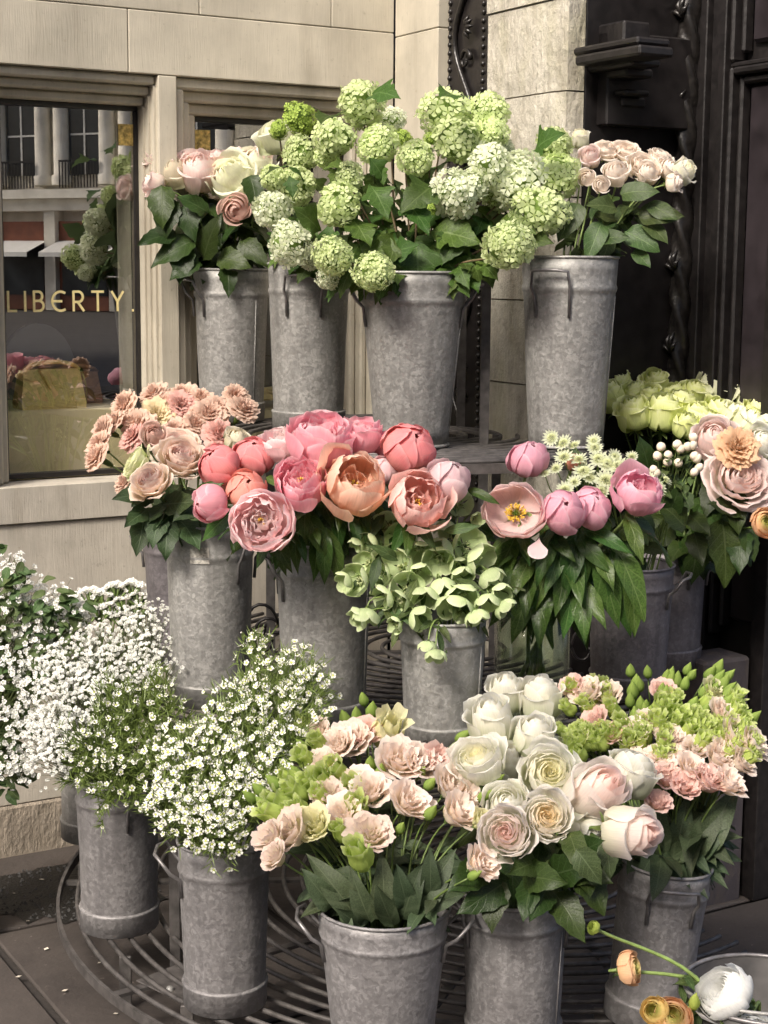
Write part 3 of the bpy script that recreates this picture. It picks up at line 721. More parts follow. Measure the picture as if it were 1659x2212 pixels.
# ------------------------------------------------------------------ galvanised buckets
BK = {}
def bucket(key, px, py, Y, wpx, zb, ratio, label, handles=(), mat='zinc', tilt=(0, 0), holes=False, group='galvanised flower buckets', h=None, name='flower_bucket'):
    rc = at_Y(px, py, Y); rt = wpx / 2 * m_per_px(rc)
    h = h or rc.z - zb; rb = rt * ratio
    M = Matrix.Translation((rc.x, rc.y, zb)) @ Matrix.Rotation(R(tilt[0]), 4, 'Y') @ Matrix.Rotation(R(tilt[1]), 4, 'X')
    t = thing(name, None, label, 'bucket', group, M)
    m = MT[mat]
    def rad(f): return rb + (rt - rb) * f
    band = ratio > 0.8
    g = G(); prof = [(0.0001, 0.012), (rb * 0.97, 0.012), (rb * 0.99, 0.02)]
    ch = h
    out = [(rad(f), f * h) for f in (0.03, 0.1, 0.3, 0.5, 0.7, 0.8)]
    bead = [(rad(0.815), h * 0.815), (rad(0.825) + 0.0018, h * 0.825), (rad(0.838) + 0.0028, h * 0.838), (rad(0.85) + 0.0018, h * 0.85), (rad(0.86), h * 0.86)]
    top = [(rad(0.93), h * 0.93), (rt, h * 0.995)]
    inn = [(rt - 0.002, h * 0.995), (rad(0.8) - 0.002, h * 0.8), (rad(0.3) - 0.002, h * 0.3), (rb - 0.002, 0.022), (0.0001, 0.022)]
    lathe(g, [(0.0001, 0.004), (rb * 0.985, 0.004), (rb, 0.012)] + out + bead + top + inn, 48)
    # dents
    rg = random.Random(key)
    for _ in range(5):
        a, zz, am, sz = rg.random() * 6.28, rg.uniform(0.1, 0.75) * h, rg.uniform(0.0008, 0.0025), rg.uniform(0.025, 0.06)
        c = Vector((math.cos(a) * rad(zz / h), math.sin(a) * rad(zz / h), zz))
        for i, v in enumerate(g.v):
            d2 = (Vector(v) - c).length_squared
            if d2 < sz * sz * 4:
                k = 1 - am * math.exp(-d2 / (sz * sz)) / rt; g.v[i] = (v[0] * k, v[1] * k, v[2])
    obj('body', g.mesh('bucket_body', m), t)
    g = G(); tube(g, [Vector((rt * math.cos(2 * PI * i / 40), rt * math.sin(2 * PI * i / 40), h)) for i in range(41)], 0.0032, 6, cap=False); obj('rim', g.mesh('bucket_rim', m), t)
    if band:
        hb = 0.042
        g = G(); lathe(g, [(rb + 0.0005, 0.0), (rb + 0.004, 0.001), (rad(hb / h) + 0.004, hb), (rad(hb / h) + 0.0055, hb + 0.003), (rad(hb / h) + 0.004, hb + 0.006), (rad(hb / h) - 0.001, hb + 0.007)], 48); obj('base_band', g.mesh('base_band', m), t)
    else:
        g = G(); tube(g, [Vector((rb * math.cos(2 * PI * i / 40), rb * math.sin(2 * PI * i / 40), 0.004)) for i in range(41)], 0.004, 6, cap=False); obj('base_band', g.mesh('base_band', m), t)
    sa_ = rg.uniform(2.2, 4.0) * -1 + PI
    g = G(); tube(g, [Vector((math.cos(sa_) * (rad(f) + 0.0005), math.sin(sa_) * (rad(f) + 0.0005), f * h)) for f in (0.12, 0.4, 0.8)], 0.0015, 5); obj('seam', g.mesh('bucket_seam', m), t)
    if holes:
        for a in (-2.0, -1.2):
            g = G(); c = Vector((math.cos(a) * (rb + 0.0062), math.sin(a) * (rb + 0.0062), 0.022)); tube(g, [c, c - Vector((math.cos(a), math.sin(a), 0)) * 0.001], 0.006, 10); obj('drain_hole', g.mesh('drain_hole', MT['dark']), t)
    for (ang, out_) in handles:
        a = R(ang); hw = 0.042; P_ = []
        rz = lambda f: rad(f) + 0.004
        aw = hw / rt
        def pt(da, f, ro=0.0): return Vector((math.cos(a + da) * (rz(f) + ro), math.sin(a + da) * (rz(f) + ro), f * h))
        P_ = [pt(-aw, 0.69), pt(-aw, 0.80, 0.002), pt(-aw, 0.845, 0.006 + out_ * 0.4), pt(-aw * 0.9, 0.925, out_), pt(-aw * 0.4, 0.933, out_ + 0.004), pt(aw * 0.4, 0.933, out_ + 0.004), pt(aw * 0.9, 0.925, out_), pt(aw, 0.845, 0.006 + out_ * 0.4), pt(aw, 0.80, 0.002), pt(aw, 0.69)]
        g = G(); tube(g, P_, 0.0036, 7); obj('handle', g.mesh('bucket_handle', MT['wire']), t)
    BK[key] = dict(t=t, rc=M @ Vector((0, 0, h)), rt=rt, rb=rb, base=M @ Vector((0, 0, 0.03)), h=h, Y=Y)
    return t
Z1, Z2_, Z3 = 0.12, 0.575, 1.105
bucket('T1', 499, 582, 4.23, 163, Z3, 0.83, 'slim bucket of pale pink and cream roses beside the window mullion', [(205, 0.03)])
bucket('T2', 667, 570, 4.0, 176, Z3, 0.86, 'slim bucket with a handle facing the street on the top tier behind the post', [(-95, 0.012)])
bucket('T3', 893, 588, 3.64, 233, Z3, 0.68, 'wide tapered bucket of green snowball blooms with bright spangled zinc', [(180, 0.03), (0, 0.03)])
bucket('T4', 1231, 556, 3.66, 209, Z3, 0.78, 'tapered bucket of pale spray roses in front of the stone pilaster', [(-118, 0.012)])
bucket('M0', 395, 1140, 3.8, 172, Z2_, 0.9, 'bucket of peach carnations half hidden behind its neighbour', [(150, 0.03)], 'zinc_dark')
bucket('M1', 453, 1128, 3.4, 190, Z2_, 0.88, 'bucket of cream garden roses with a pale label patch under its rim', [(-20, 0.02)])
bucket('M2', 700, 1166, 3.25, 206, Z2_, 0.88, 'bucket of coral and pink peonies on the middle tier', [(190, 0.03)])
bucket('M3', 957, 1332, 3.09, 188, Z2_, 0.86, 'short bucket with drain holes holding green hellebores', [], holes=True)
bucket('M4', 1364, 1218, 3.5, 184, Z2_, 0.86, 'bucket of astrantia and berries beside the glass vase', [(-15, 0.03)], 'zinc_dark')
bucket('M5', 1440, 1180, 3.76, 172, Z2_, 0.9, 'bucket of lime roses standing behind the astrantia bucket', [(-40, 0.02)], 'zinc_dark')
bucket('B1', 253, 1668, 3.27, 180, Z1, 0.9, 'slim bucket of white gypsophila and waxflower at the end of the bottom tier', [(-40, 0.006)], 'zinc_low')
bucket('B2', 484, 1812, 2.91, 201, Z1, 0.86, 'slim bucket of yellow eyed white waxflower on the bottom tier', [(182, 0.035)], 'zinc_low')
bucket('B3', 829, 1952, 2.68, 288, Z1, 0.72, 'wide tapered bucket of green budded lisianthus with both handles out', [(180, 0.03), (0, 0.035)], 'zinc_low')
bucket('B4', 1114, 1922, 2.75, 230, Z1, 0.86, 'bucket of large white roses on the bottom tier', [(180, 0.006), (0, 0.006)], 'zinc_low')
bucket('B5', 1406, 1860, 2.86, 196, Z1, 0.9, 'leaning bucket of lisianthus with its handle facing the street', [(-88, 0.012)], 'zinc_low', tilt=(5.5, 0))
bucket('S0', 205, 1440, 3.82, 170, Z1, 0.9, 'bucket of white statice behind the gypsophila', [])
bucket('L0', -108, 1640, 3.5, 190, 0.0, 0.88, 'bucket of arching white spirea beside the window wall', [])
# sticker patch on the rose bucket
b = BK['M1']; g = G(); pr = []
for i in range(6):
    a = -PI / 2 + R(-14 + 5 * i) - 0.1
    for z in (0.78, 0.87): pr.append((math.cos(a) * (b['rt'] * 0.985 + 0.0018), math.sin(a) * (b['rt'] * 0.985 + 0.0018), z * b['h'] + 0.012))
g.add(pr, [(2 * i, 2 * i + 2, 2 * i + 3, 2 * i + 1) for i in range(5)])
MT['labelpatch'] = mat_plain('old_label', (0.42, 0.4, 0.36), 0.8, nscale=180, amt=0.5)
obj('label_patch', g.mesh('label_patch', MT['labelpatch']), b['t'])
# dark pail with a bail at the lower corner
rc = at_Y(1650, 2135, 2.45); rt = 0.128
t = thing('bail_pail', (rc.x, rc.y, 0), 'dark metal pail with a wire bail holding ranunculus', 'bucket')
g = G(); hP = rc.z; lathe(g, [(0.0001, 0.003), (rt * 0.78, 0.003), (rt * 0.8, 0.01), (rt, hP), (rt - 0.003, hP), (rt * 0.78, 0.02), (0.0001, 0.02)], 48)
MT['pail'] = mat_plain('tarnished_pail', (0.035, 0.032, 0.03), 0.5, 0.1, nscale=30, amt=0.4)
obj('body', g.mesh('pail_body', MT['pail']), t)
g = G(); tube(g, [Vector((rt * math.cos(2 * PI * i / 40), rt * math.sin(2 * PI * i / 40), hP)) for i in range(41)], 0.004, 6, cap=False); obj('rim', g.mesh('pail_rim', MT['wire']), t)
g = G(); box(g, -rt - 0.008, -rt + 0.002, -0.016, 0.016, hP - 0.03, hP + 0.012, 0.003); obj('lug', g.mesh('lug', MT['wire'], False), t)
g = G(); tube(g, [Vector((-rt * math.cos(a) * 1.03, -rt * 0.98 * math.sin(a), hP + 0.004 + 0.012 * math.sin(a))) for a in [PI * i / 24 for i in range(25)]], 0.003, 7); obj('bail', g.mesh('bail', MT['zinc']), t)
BK['P6'] = dict(t=t, rc=Vector((rc.x, rc.y, hP)), rt=rt, rb=rt * 0.8, base=Vector((rc.x, rc.y, 0.03)), h=hP, Y=2.45)
# glass vase half full of water
rc = at_Y(1152, 1262, 3.3); rt = 82 * m_per_px(rc); hv = rc.z - Z2_
t = thing('glass_vase', (rc.x, rc.y, Z2_), 'clear glass cylinder vase of pale pink peonies', 'vase')
g = G(); lathe(g, [(0.0001, 0.001), (rt - 0.004, 0.001), (rt, 0.008), (rt, hv), (rt - 0.003, hv), (rt - 0.004, 0.012), (0.0001, 0.012)], 40); obj('body', g.mesh('vase_body', MT['water']), t)
zw = at_z(1152, 1412, 0.72).z; zw = 1.5 - 3.3 * math.tan(math.atan((1412 - CYP) / FPX) + PITCH) - Z2_
g = G(); lathe(g, [(0.0001, zw), (rt - 0.0045, zw)], 40)
MT['wsurf'] = mat_glass('water_surface', 0.12, (0.8, 0.86, 0.74)); obj('water_surface', g.mesh('water_surface', MT['wsurf']), t)
g = G(); tube(g, [Vector((rt * math.cos(2 * PI * i / 40), rt * math.sin(2 * PI * i / 40), hv)) for i in range(41)], 0.002, 6, cap=False); obj('lip', g.mesh('vase_lip', MT['water']), t)
BK['V'] = dict(t=t, rc=rc, rt=rt, rb=rt, base=Vector((rc.x, rc.y, Z2_ + 0.02)), h=hv, Y=3.3)
for k_, b_ in BK.items(): print(k_, 'h %.3f r %.3f' % (b_['h'], b_['rt']), [round(x, 2) for x in b_['rc']])
# ------------------------------------------------------------------ petals, leaves, blooms
def catmull(ctrl, v):
    n = len(ctrl) - 1; x = min(max(v, 0), 1) * n; i = min(int(x), n - 1); t = x - i
    P = [ctrl[max(i - 1, 0)], ctrl[i], ctrl[i + 1], ctrl[min(i + 2, n)]]
    def f(k):
        a, b, c, d = P[0][k], P[1][k], P[2][k], P[3][k]
        return 0.5 * (2 * b + (c - a) * t + (2 * a - 5 * b + 4 * c - d) * t * t + (3 * b - a - 3 * c + d) * t ** 3)
    return f(0), f(1)
def petal(g, ctrl, phi, hw, rg, nu=9, nv=7, tip=0.3, pw=2.6, ruf=0.0, rk=2.0, spiral=0.05, lay=0.0, serr=0.0, wob=0.05, mi=0):
    vs, at, f = [], [], []
    ph, ph2, tw = rg.random() * 6.28, rg.random() * 6.28, rg.uniform(-wob, wob)
    sc = 1 + rg.uniform(-wob, wob); zz = rg.uniform(-wob, wob) * 0.8
    for iu in range(nu + 1):
        u = -1 + 2 * iu / nu
        vm = 1 - tip * abs(u) ** pw + (serr * (1 if iu % 2 else -1) + rg.uniform(-serr, serr) * 0.5 if serr else 0)
        for iv in range(nv + 1):
            t = iv / nv; v = t * vm
            r, z = catmull(ctrl, v)
            w = hw * (0.3 + 0.7 * math.sin(min(1, v / 0.65) * PI / 2))
            a = phi + u * w + tw * t
            rf = ruf * t ** 2.2 * (math.sin(rk * u * PI + ph) + 0.6 * math.sin(rk * 2.3 * u * PI + ph2))
            rr = max(0.004, r * sc + spiral * u * min(1, t * 2) + rf)
            vs.append((rr * math.cos(a), rr * math.sin(a), z * (1 + zz) + rf * 0.7)); at.append((u * 0.5 + 0.5, t, lay, 1))
    for iu in range(nu):
        for iv in range(nv):
            p = iu * (nv + 1) + iv; f.append((p, p + nv + 1, p + nv + 2, p + 1))
    g.add(vs, f, at, mi)
def ring(n, ctrl, hwdeg, rg, lay, off=0.0, **kw):
    out = []
    for k in range(n):
        g = G(); petal(g, ctrl, off + 2 * PI * k / n + rg.uniform(-0.12, 0.12), R(hwdeg), rg, lay=lay, **kw); out.append(g)
    return out
def rough_up(g, amp=.05, f=1.7, seed=0.0):
    o = Vector((seed * 3.7, seed * 1.3, seed * 2.1))
    for i, p in enumerate(g.v):
        p = Vector(p); k = min(1, p.length); g.v[i] = tuple(p + noise.noise_vector(p * f + o) * amp * k + noise.noise_vector(p * f * 3 + o) * amp * .5 * k + noise.noise_vector(p * f * 8 + o) * amp * .16 * k)
    return g
def join(gs):
    g = G()
    for q in gs: g.merge(q)
    return g
def sc_(ctrl, a, b): return [(r * a, z * b) for r, z in ctrl]
def sepals(n, L, w, out, rg, z0=0.0, r0=0.06, droop=0.0):
    g = G()
    lathe(g, [(0.0001, z0 - 0.16), (r0, z0 - 0.14), (r0 * 2.0, z0 - 0.02), (r0 * 1.7, z0 + 0.08)], 8)
    for k in range(n):
        a = 2 * PI * k / n + rg.random() * 0.4; d = Vector((math.cos(a), math.sin(a), 0)); s = Vector((-math.sin(a), math.cos(a), 0))
        o = out * rg.uniform(0.7, 1.3)
        pts = []; nn = 5
        for i in range(nn + 1):
            t = i / nn; c = d * (r0 * 1.5 + o * L * t) + Vector((0, 0, z0 + L * (0.25 * t - droop * t * t))); ww = w * math.sin(PI * (0.12 + 0.88 * t)) if t < 1 else 0.002
            pts += [c - s * ww, c + s * ww]
        g.add(pts, [(2 * i, 2 * i + 1, 2 * i + 3, 2 * i + 2) for i in range(nn)], [(0.5, 0.5, 0, 1)] * len(pts))
    return g
def kind_rose(rg, flare=1.0, ruf=0.0, tall=1.0, op=1.0):
    t = tall
    L = [(3, [(.02, .35), (.2, .9), (.22, 1.45), (.07, 1.76)], 100, 0.0), (3, [(.03, .3), (.4, .8), (.42, 1.4), (.22, 1.76)], 78, 0.25), (4, [(.04, .2), (.58, .65), (.6, 1.3), (.44, 1.72)], 64, 0.45), (5, [(.05, .1), (.73, .5), (.76, 1.15), (.66 * op, 1.6)], 54, 0.65)]
    h = []
    for i, (n, c, w, l) in enumerate(L[:3]): h += ring(n, sc_(c, 1, t), w, rg, l, i * 1.1, ruf=ruf, tip=0.2, nu=7, spiral=.08, wob=.07)
    pet = ring(4, sc_(L[3][1], 1, t), 58, rg, 0.6, 0.4, ruf=ruf + 0.012, tip=0.3, pw=2.0, spiral=.09, wob=.08)
    pet += ring(4, sc_([(.06, .05), (.8, .38), (.87, .95), (.84 + .1 * flare, 1.4), (.88 + .2 * flare, 1.46 - .08 * flare)], 1, t), 50, rg, 0.9, 1.0, ruf=ruf + 0.02, tip=0.36, pw=1.8, wob=0.12, spiral=.08)
    return [('bloom', join(h), 'p'), ('petal', pet, 'p'), ('calyx', sepals(5, .55, .1, .9, rg, droop=0.4), 'g')], 0.95 * t
def kind_garden(rg, ruf=0.015, pointed=0.0):
    h = []
    for i, (n, r, z, w) in enumerate(((3, .1, 1.0, 90), (4, .2, 1.06, 70), (5, .31, 1.08, 58), (6, .43, 1.08, 48), (7, .55, 1.05, 40))):
        h += ring(n, [(.03, .3), (r * 0.9, .62), (r * 1.04, .9), (r * 0.97, z)], w, rg, i * 0.13, i * 0.9, ruf=ruf, tip=0.16, nu=6, nv=5, wob=0.09)
    pet = ring(6, [(.05, .15), (.58, .42), (.7, .8), (.76, 1.02)], 42, rg, 0.7, 0.3, ruf=ruf, tip=0.2)
    pet += ring(6, [(.06, .1), (.66, .3), (.86, .7), (.98, .9), (1.03, .86)], 40, rg, 0.85, 0.8, ruf=ruf * 1.6, tip=0.28 + pointed * 0.3, pw=2.3 - pointed)
    pet += ring(5, [(.06, .05), (.7, .16), (.98, .48), (1.14, .6), (1.2, .5)], 38, rg, 1.0, 0.1, ruf=ruf * 2, tip=0.3 + pointed * 0.35, pw=2.3 - pointed, wob=0.1)
    return [('bloom', join(h), 'p'), ('petal', pet, 'p'), ('calyx', sepals(5, .6, .1, .9, rg, droop=0.5), 'g')], 0.62
def kind_cupped(rg):
    h = []
    for i, (n, r, z, w) in enumerate(((3, .1, 1.12, 95), (4, .2, 1.2, 74), (5, .32, 1.24, 60), (5, .45, 1.26, 54), (6, .57, 1.24, 46))):
        h += ring(n, [(.03, .75), (r * 0.95, .95), (r * 1.06, 1.1), (r * 0.95, z)], w, rg, i * 0.16, i * 0.9, ruf=.025, tip=0.18, nu=7, nv=5, wob=0.11, spiral=.07)
    pet = ring(5, [(.05, .15), (.6, .42), (.72, .9), (.7, 1.24)], 50, rg, 0.8, 0.3, ruf=.02, tip=0.26, wob=.09, spiral=.08)
    pet += ring(5, [(.06, .08), (.7, .32), (.86, .8), (.86, 1.16), (.92, 1.22)], 48, rg, 0.9, 0.8, ruf=.03, tip=0.34, pw=1.9, wob=.12, spiral=.08)
    pet += ring(4, [(.06, .03), (.74, .22), (.95, .7), (1.02, 1.05), (1.12, 1.08)], 46, rg, 1.0, 0.1, ruf=.04, tip=0.38, pw=1.8, wob=0.14, spiral=.06)
    return [('bloom', join(h), 'p'), ('petal', pet, 'p'), ('calyx', sepals(5, .6, .1, .9, rg, droop=0.5), 'g')], 0.75
def kind_peony_bud(rg):
    h = ring(5, [(.05, .05), (.62, .25), (.88, .75), (.74, 1.3), (.3, 1.66), (.1, 1.7)], 60, rg, 0.4, 0.5, tip=0.2, nu=8)
    pet = ring(5, [(.05, .02), (.7, .2), (.95, .75), (.82, 1.34), (.42, 1.68), (.3, 1.78)], 44, rg, 0.7, 0.0, tip=0.3, nu=9, nv=8, spiral=0.09, wob=0.06, ruf=.015)
    pet += ring(4, [(.05, 0), (.74, .16), (1.03, .68), (.97, 1.15), (.84, 1.45)], 40, rg, 0.9, 0.6, tip=0.34, pw=2.0, nu=9, nv=8, spiral=0.1, wob=0.1, ruf=.02)
    return [('bloom', join(h), 'p'), ('petal', pet, 'p'), ('calyx', sepals(4, .75, .2, .55, rg, droop=-0.5), 'g')], 0.85
def stamens(rg, n, r, z):
    g = G()
    for _ in range(n):
        a = rg.random() * 6.28; q = r * math.sqrt(rg.uniform(0.25, 1)); c = Vector((math.cos(a) * q * 0.55, math.sin(a) * q * 0.55, z)); e = Vector((math.cos(a) * q, math.sin(a) * q, z + r * rg.uniform(0.5, 0.95)))
        tube(g, [c, c.lerp(e, 0.6) + Vector((0, 0, 0.03)), e], [0.012, 0.01, 0.012], 4); lathe_at = e
        g.add([e + Vector(p) * 0.03 for p in ((-1, -1, -1), (1, -1, 0), (0, 1, -.5), (0, 0, 1.6))], [(0, 1, 3), (1, 2, 3), (2, 0, 3)])
    return g
def kind_peony_double(rg, loose=1.0):
    h = []
    for i, (n, r, z, w) in enumerate(((5, .16, 1.08, 60), (7, .3, 1.16, 42), (8, .46, 1.2, 36), (9, .62, 1.2, 32))):
        h += ring(n, [(.04, .2), (r * 0.8, .5), (r * 1.08, .9), (r * (0.9 if i % 2 else 1.05), z)], w, rg, i * 0.18, i * 0.7, ruf=0.05 * loose, rk=1.6, tip=0.2, nu=6, nv=5, wob=0.14, serr=0.02)
    pet = ring(8, [(.05, .1), (.55, .3), (.86, .75), (.86, 1.15), (.78, 1.32)], 36, rg, 0.75, 0.2, ruf=0.035 * loose, rk=1.4, tip=0.24, wob=0.12, nu=8)
    pet += ring(7, [(.06, 0), (.7, .14), (1.02, .55), (1.05, 1.0), (1.1, 1.22)], 42, rg, 1.0, 0.5, ruf=0.03 * loose, rk=1.2, tip=0.3, wob=0.1, nu=8)
    return [('bloom', join(h), 'p'), ('petal', pet, 'p'), ('stamens', stamens(rg, 14, .14, .85), 'y'), ('calyx', sepals(4, .6, .16, .8, rg), 'g')], 0.7
def kind_peony_cup(rg):
    h = []
    for i, (n, r, z) in enumerate(((4, .2, .95), (5, .4, 1.1))):
        h += ring(n, [(.04, .2), (r * .8, .5), (r * 1.1, .85), (r * .9, z)], 60, rg, .2 + i * .2, i * .7, ruf=.06, rk=1.3, tip=.2, nu=8, wob=.16)
    pet = ring(5, [(.05, .1), (.55, .3), (.82, .8), (.7, 1.25), (.56, 1.4)], 46, rg, .6, .2, ruf=.05, rk=1.2, tip=.3, wob=.16, nu=9)
    pet += ring(5, [(.06, .02), (.68, .2), (.95, .7), (.86, 1.2), (.72, 1.42)], 46, rg, .85, .8, ruf=.045, rk=1.1, tip=.32, wob=.14, nu=9)
    pet += ring(4, [(.06, 0), (.74, .14), (1.04, .6), (1.06, 1.05), (1.12, 1.25)], 44, rg, 1.0, .3, ruf=.05, rk=1.1, tip=.34, wob=.14, nu=9)
    return [('bloom', join(h), 'p'), ('petal', pet, 'p'), ('stamens', stamens(rg, 24, .16, .6), 'y'), ('calyx', sepals(4, .6, .16, .8, rg), 'g')], 0.72
def kind_peony_open(rg):
    pet = ring(5, [(.06, .1), (.5, .12), (.82, .45), (.92, .9), (.88, 1.12)], 46, rg, 0.7, 0.2, ruf=0.02, tip=0.26, wob=0.08, nu=8)
    pet += ring(7, [(.06, .04), (.6, .05), (.98, .42), (1.06, .92), (1.04, 1.16)], 42, rg, 1.0, 0.6, ruf=0.025, tip=0.28, wob=0.08, nu=8)
    g = G()
    for k in range(4):
        a = k * 1.57; q = G(); lathe(q, [(0.0001, 0), (.07, .05), (.08, .15), (.04, .26), (.03, .3)], 8); g.merge(q, Matrix.Translation((math.cos(a) * .07, math.sin(a) * .07, .12)))
    return [('petal', pet, 'p'), ('stamens', stamens(rg, 110, .36, .2), 'y'), ('carpels', g, 'lg'), ('calyx', sepals(4, .6, .16, .8, rg), 'g')], 0.5
def kind_carnation(rg):
    gs = []  # broad fringed petals, packed
    for i, (n, c, w) in enumerate(((8, [(.03, .3), (.3, .62), (.7, .82), (1.0, .76)], 44), (8, [(.03, .3), (.3, .65), (.62, .95), (.9, .98)], 42), (8, [(.03, .32), (.24, .68), (.48, 1.05), (.7, 1.16)], 42), (8, [(.03, .33), (.18, .7), (.34, 1.1), (.48, 1.24)], 42), (6, [(.02, .35), (.1, .75), (.18, 1.1), (.24, 1.3)], 50))):
        gs += ring(n, c, w, rg, 1 - i * 0.2, i * 0.4, nu=12, nv=5, ruf=0.075, rk=2.4, tip=0.06, serr=0.022, spiral=0.0, wob=0.13)
    c = G(); lathe(c, [(0.0001, -.35), (.12, -.33), (.17, -.1), (.19, .3), (.24, .45), (.2, .46)], 10)
    return [('bloom', join(gs), 'p'), ('calyx', c, 'g')], 0.8
def kind_lisi(rg):
    gs = []
    for i, (n, c, w) in enumerate(((5, [(.04, 0), (.45, .35), (.76, .9), (1.08, 1.12)], 46), (5, [(.04, .05), (.38, .45), (.62, 1.0), (.84, 1.28)], 46), (5, [(.03, .1), (.28, .5), (.44, 1.0), (.55, 1.3)], 50), (4, [(.02, .2), (.13, .6), (.2, 1.0), (.22, 1.22)], 60))):
        gs += ring(n, c, w, rg, 1 - i * 0.25, i * 0.6, nu=11, nv=6, ruf=0.06, rk=1.9, tip=0.16, serr=0.012, wob=0.12)
    return [('bloom', join(gs), 'p'), ('calyx', sepals(5, .7, .05, .6, rg, droop=-0.4), 'g')], 0.72
def kind_lisi_bud(rg):
    g = G(); lathe(g, [(.03, 0), (.34, .22), (.46, .6), (.42, 1.0), (.28, 1.4), (.13, 1.75), (.02, 2.0)], 20, twist=lambda a, z: 1 + 0.13 * abs(math.sin(2.5 * a + z * 1.6)))
    g.a = [(x[0], x[1], 0.5, 1) for x in g.a]
    return [('bud', g, 'p'), ('calyx', sepals(5, .9, .055, .55, rg, droop=-0.5), 'g')], 0.9
def kind_lisi_opening(rg):
    gs = ring(3, [(.04, .1), (.3, .4), (.36, 1.0), (.3, 1.6), (.3, 1.9)], 66, rg, 0.3, 0.4, ruf=0.05, rk=1.8, tip=0.22, nu=9) + ring(5, [(.04, 0), (.46, .3), (.56, .85), (.46, 1.4), (.64, 1.82)], 44, rg, 0.8, 0.0, ruf=0.045, rk=1.8, tip=0.24, nu=9, wob=0.1)
    return [('bloom', join(gs), 'p'), ('calyx', sepals(5, .9, .055, .5, rg, droop=-0.5), 'g')], 0.9
def kind_ball(rg, n=105, small=1.0):
    g = G()
    gr = PI * (3 - math.sqrt(5))
    lump = [(Vector((rg.uniform(-1, 1), rg.uniform(-1, 1), rg.uniform(-1, 1))).normalized(), rg.uniform(-.28, .2)) for _ in range(7)]
    for k in range(n):
        z = 1 - 2 * (k + .5) / n; r = math.sqrt(1 - z * z); d = Vector((r * math.cos(gr * k), r * math.sin(gr * k), z))
        d = (d + Vector((rg.uniform(-.12, .12), rg.uniform(-.12, .12), rg.uniform(-.12, .12)))).normalized()
        rad = 0.9 + rg.uniform(-.05, .06) + sum(a * max(0, d.dot(l)) ** 3 for l, a in lump)
        nrm = (d + Vector((rg.uniform(-.4, .4), rg.uniform(-.4, .4), rg.uniform(-.4, .4)))).normalized()
        M = Matrix.Translation(d * rad) @ frame(nrm, rg.random() * 6) @ Matrix.Scale(0.235 * small * rg.uniform(.85, 1.15), 4)
        rr = rg.random()
        vs, f, at = [M @ Vector((0, 0, -.12))], [], [(.5, 0, rr, 1)]
        for q in range(5):
            a = 2 * PI * q / 5 + rg.uniform(-.1, .1); lift = rg.uniform(-.05, .3)
            for (da, rr_, zz) in ((-.42, .5, .02), (-.5, .88, lift * .8), (-.15, 1.06, lift * 1.2), (.15, 1.06, lift * 1.2), (.5, .88, lift * .8), (.42, .5, .02)):
                vs.append(M @ Vector((math.cos(a + da) * rr_, math.sin(a + da) * rr_, zz))); at.append((.5, .5 + .5 * rr_, .8, 1))
            b = 1 + q * 6; f.append((0, b, b + 5)); f.append((b, b + 1, b + 4, b + 5)); f.append((b + 1, b + 2, b + 3, b + 4))
        g.add(vs, f, at)
    c = G(); lathe(c, [(.0001, -.72), (.5, -.52), (.72, 0), (.5, .52), (.0001, .72)], 12)
    return [('floret_cluster', g, 'p'), ('core', c, 'core')], 0.0
def kind_hellebore(rg):
    pet = ring(5, [(.03, 0), (.5, .12), (.86, .5), (.84, .95)], 45, rg, 0.8, 0.0, tip=0.38, pw=2.0, nu=7, nv=6, spiral=0.03, wob=0.1)
    return [('petal', pet, 'p'), ('stamens', stamens(rg, 26, .22, .1), 'pale'), ('nub', sepals(3, .5, .12, .5, rg), 'g')], 0.45
def kind_astrantia(rg):
    g = G()
    for k in range(16):
        a = 2 * PI * k / 16; d = Vector((math.cos(a), math.sin(a), 0)); s = Vector((-d.y, d.x, 0)); l = rg.uniform(.85, 1.05); z = rg.uniform(-.05, .15)
        g.add([d * .3 - s * .05, d * .3 + s * .05, d * .7 * l + s * .13 + Vector((0, 0, .1 + z)), d * l + Vector((0, 0, .2 + z)), d * .7 * l - s * .13 + Vector((0, 0, .1 + z))], [(0, 1, 2, 3, 4)], [(.5, .3, 0, 1), (.5, .3, 0, 1), (.5, .7, 0, 1), (.5, 1, 0, 1), (.5, .7, 0, 1)])
    c = G()
    for k in range(55):
        z = 1 - (k + .5) / 55; r = math.sqrt(1 - z * z); a = k * 2.4; d = Vector((r * math.cos(a), r * math.sin(a), z * .8)); e = d * .5 + Vector((0, 0, .05))
        tube(c, [d * .2, e], [.02, .03], 4)
    return [('bracts', g, 'p'), ('florets', c, 'pale')], 0.2
def kind_ranunculus(rg):
    h = []; pet = []
    for i, (r, top) in enumerate(((.14, .95), (.26, 1.05), (.38, 1.12), (.5, 1.16), (.62, 1.16), (.74, 1.12))):
        h += ring(5, [(.04, .1), (r * .85, .35), (r * 1.1, .75), (r * .85, top)], 50, rg, i * .14, i * .7, tip=0.15, nu=6, nv=5, wob=0.05)
    for i, r in enumerate((.85, .97)):
        pet += ring(6, [(.05, .05), (r * .8, .2), (r * 1.06, .65), (r * 1.0, 1.05)], 42, rg, .8 + i * .2, i * .5, tip=0.22, nu=7, ruf=.02, wob=.07)
    return [('bloom', join(h), 'p'), ('petal', pet, 'p'), ('calyx', sepals(5, .5, .12, .6, rg, droop=.4), 'g')], 0.6
def kind_berry(rg):
    g = G(); lathe(g, [(.0001, -.9), (.5, -.75), (.85, -.2), (.8, .35), (.45, .85), (.0001, 1.0)], 14)
    return [('berry', g, 'p'), ('calyx', sepals(5, 1.0, .35, .7, rg, z0=-.9, r0=.2), 'g')], 0.0
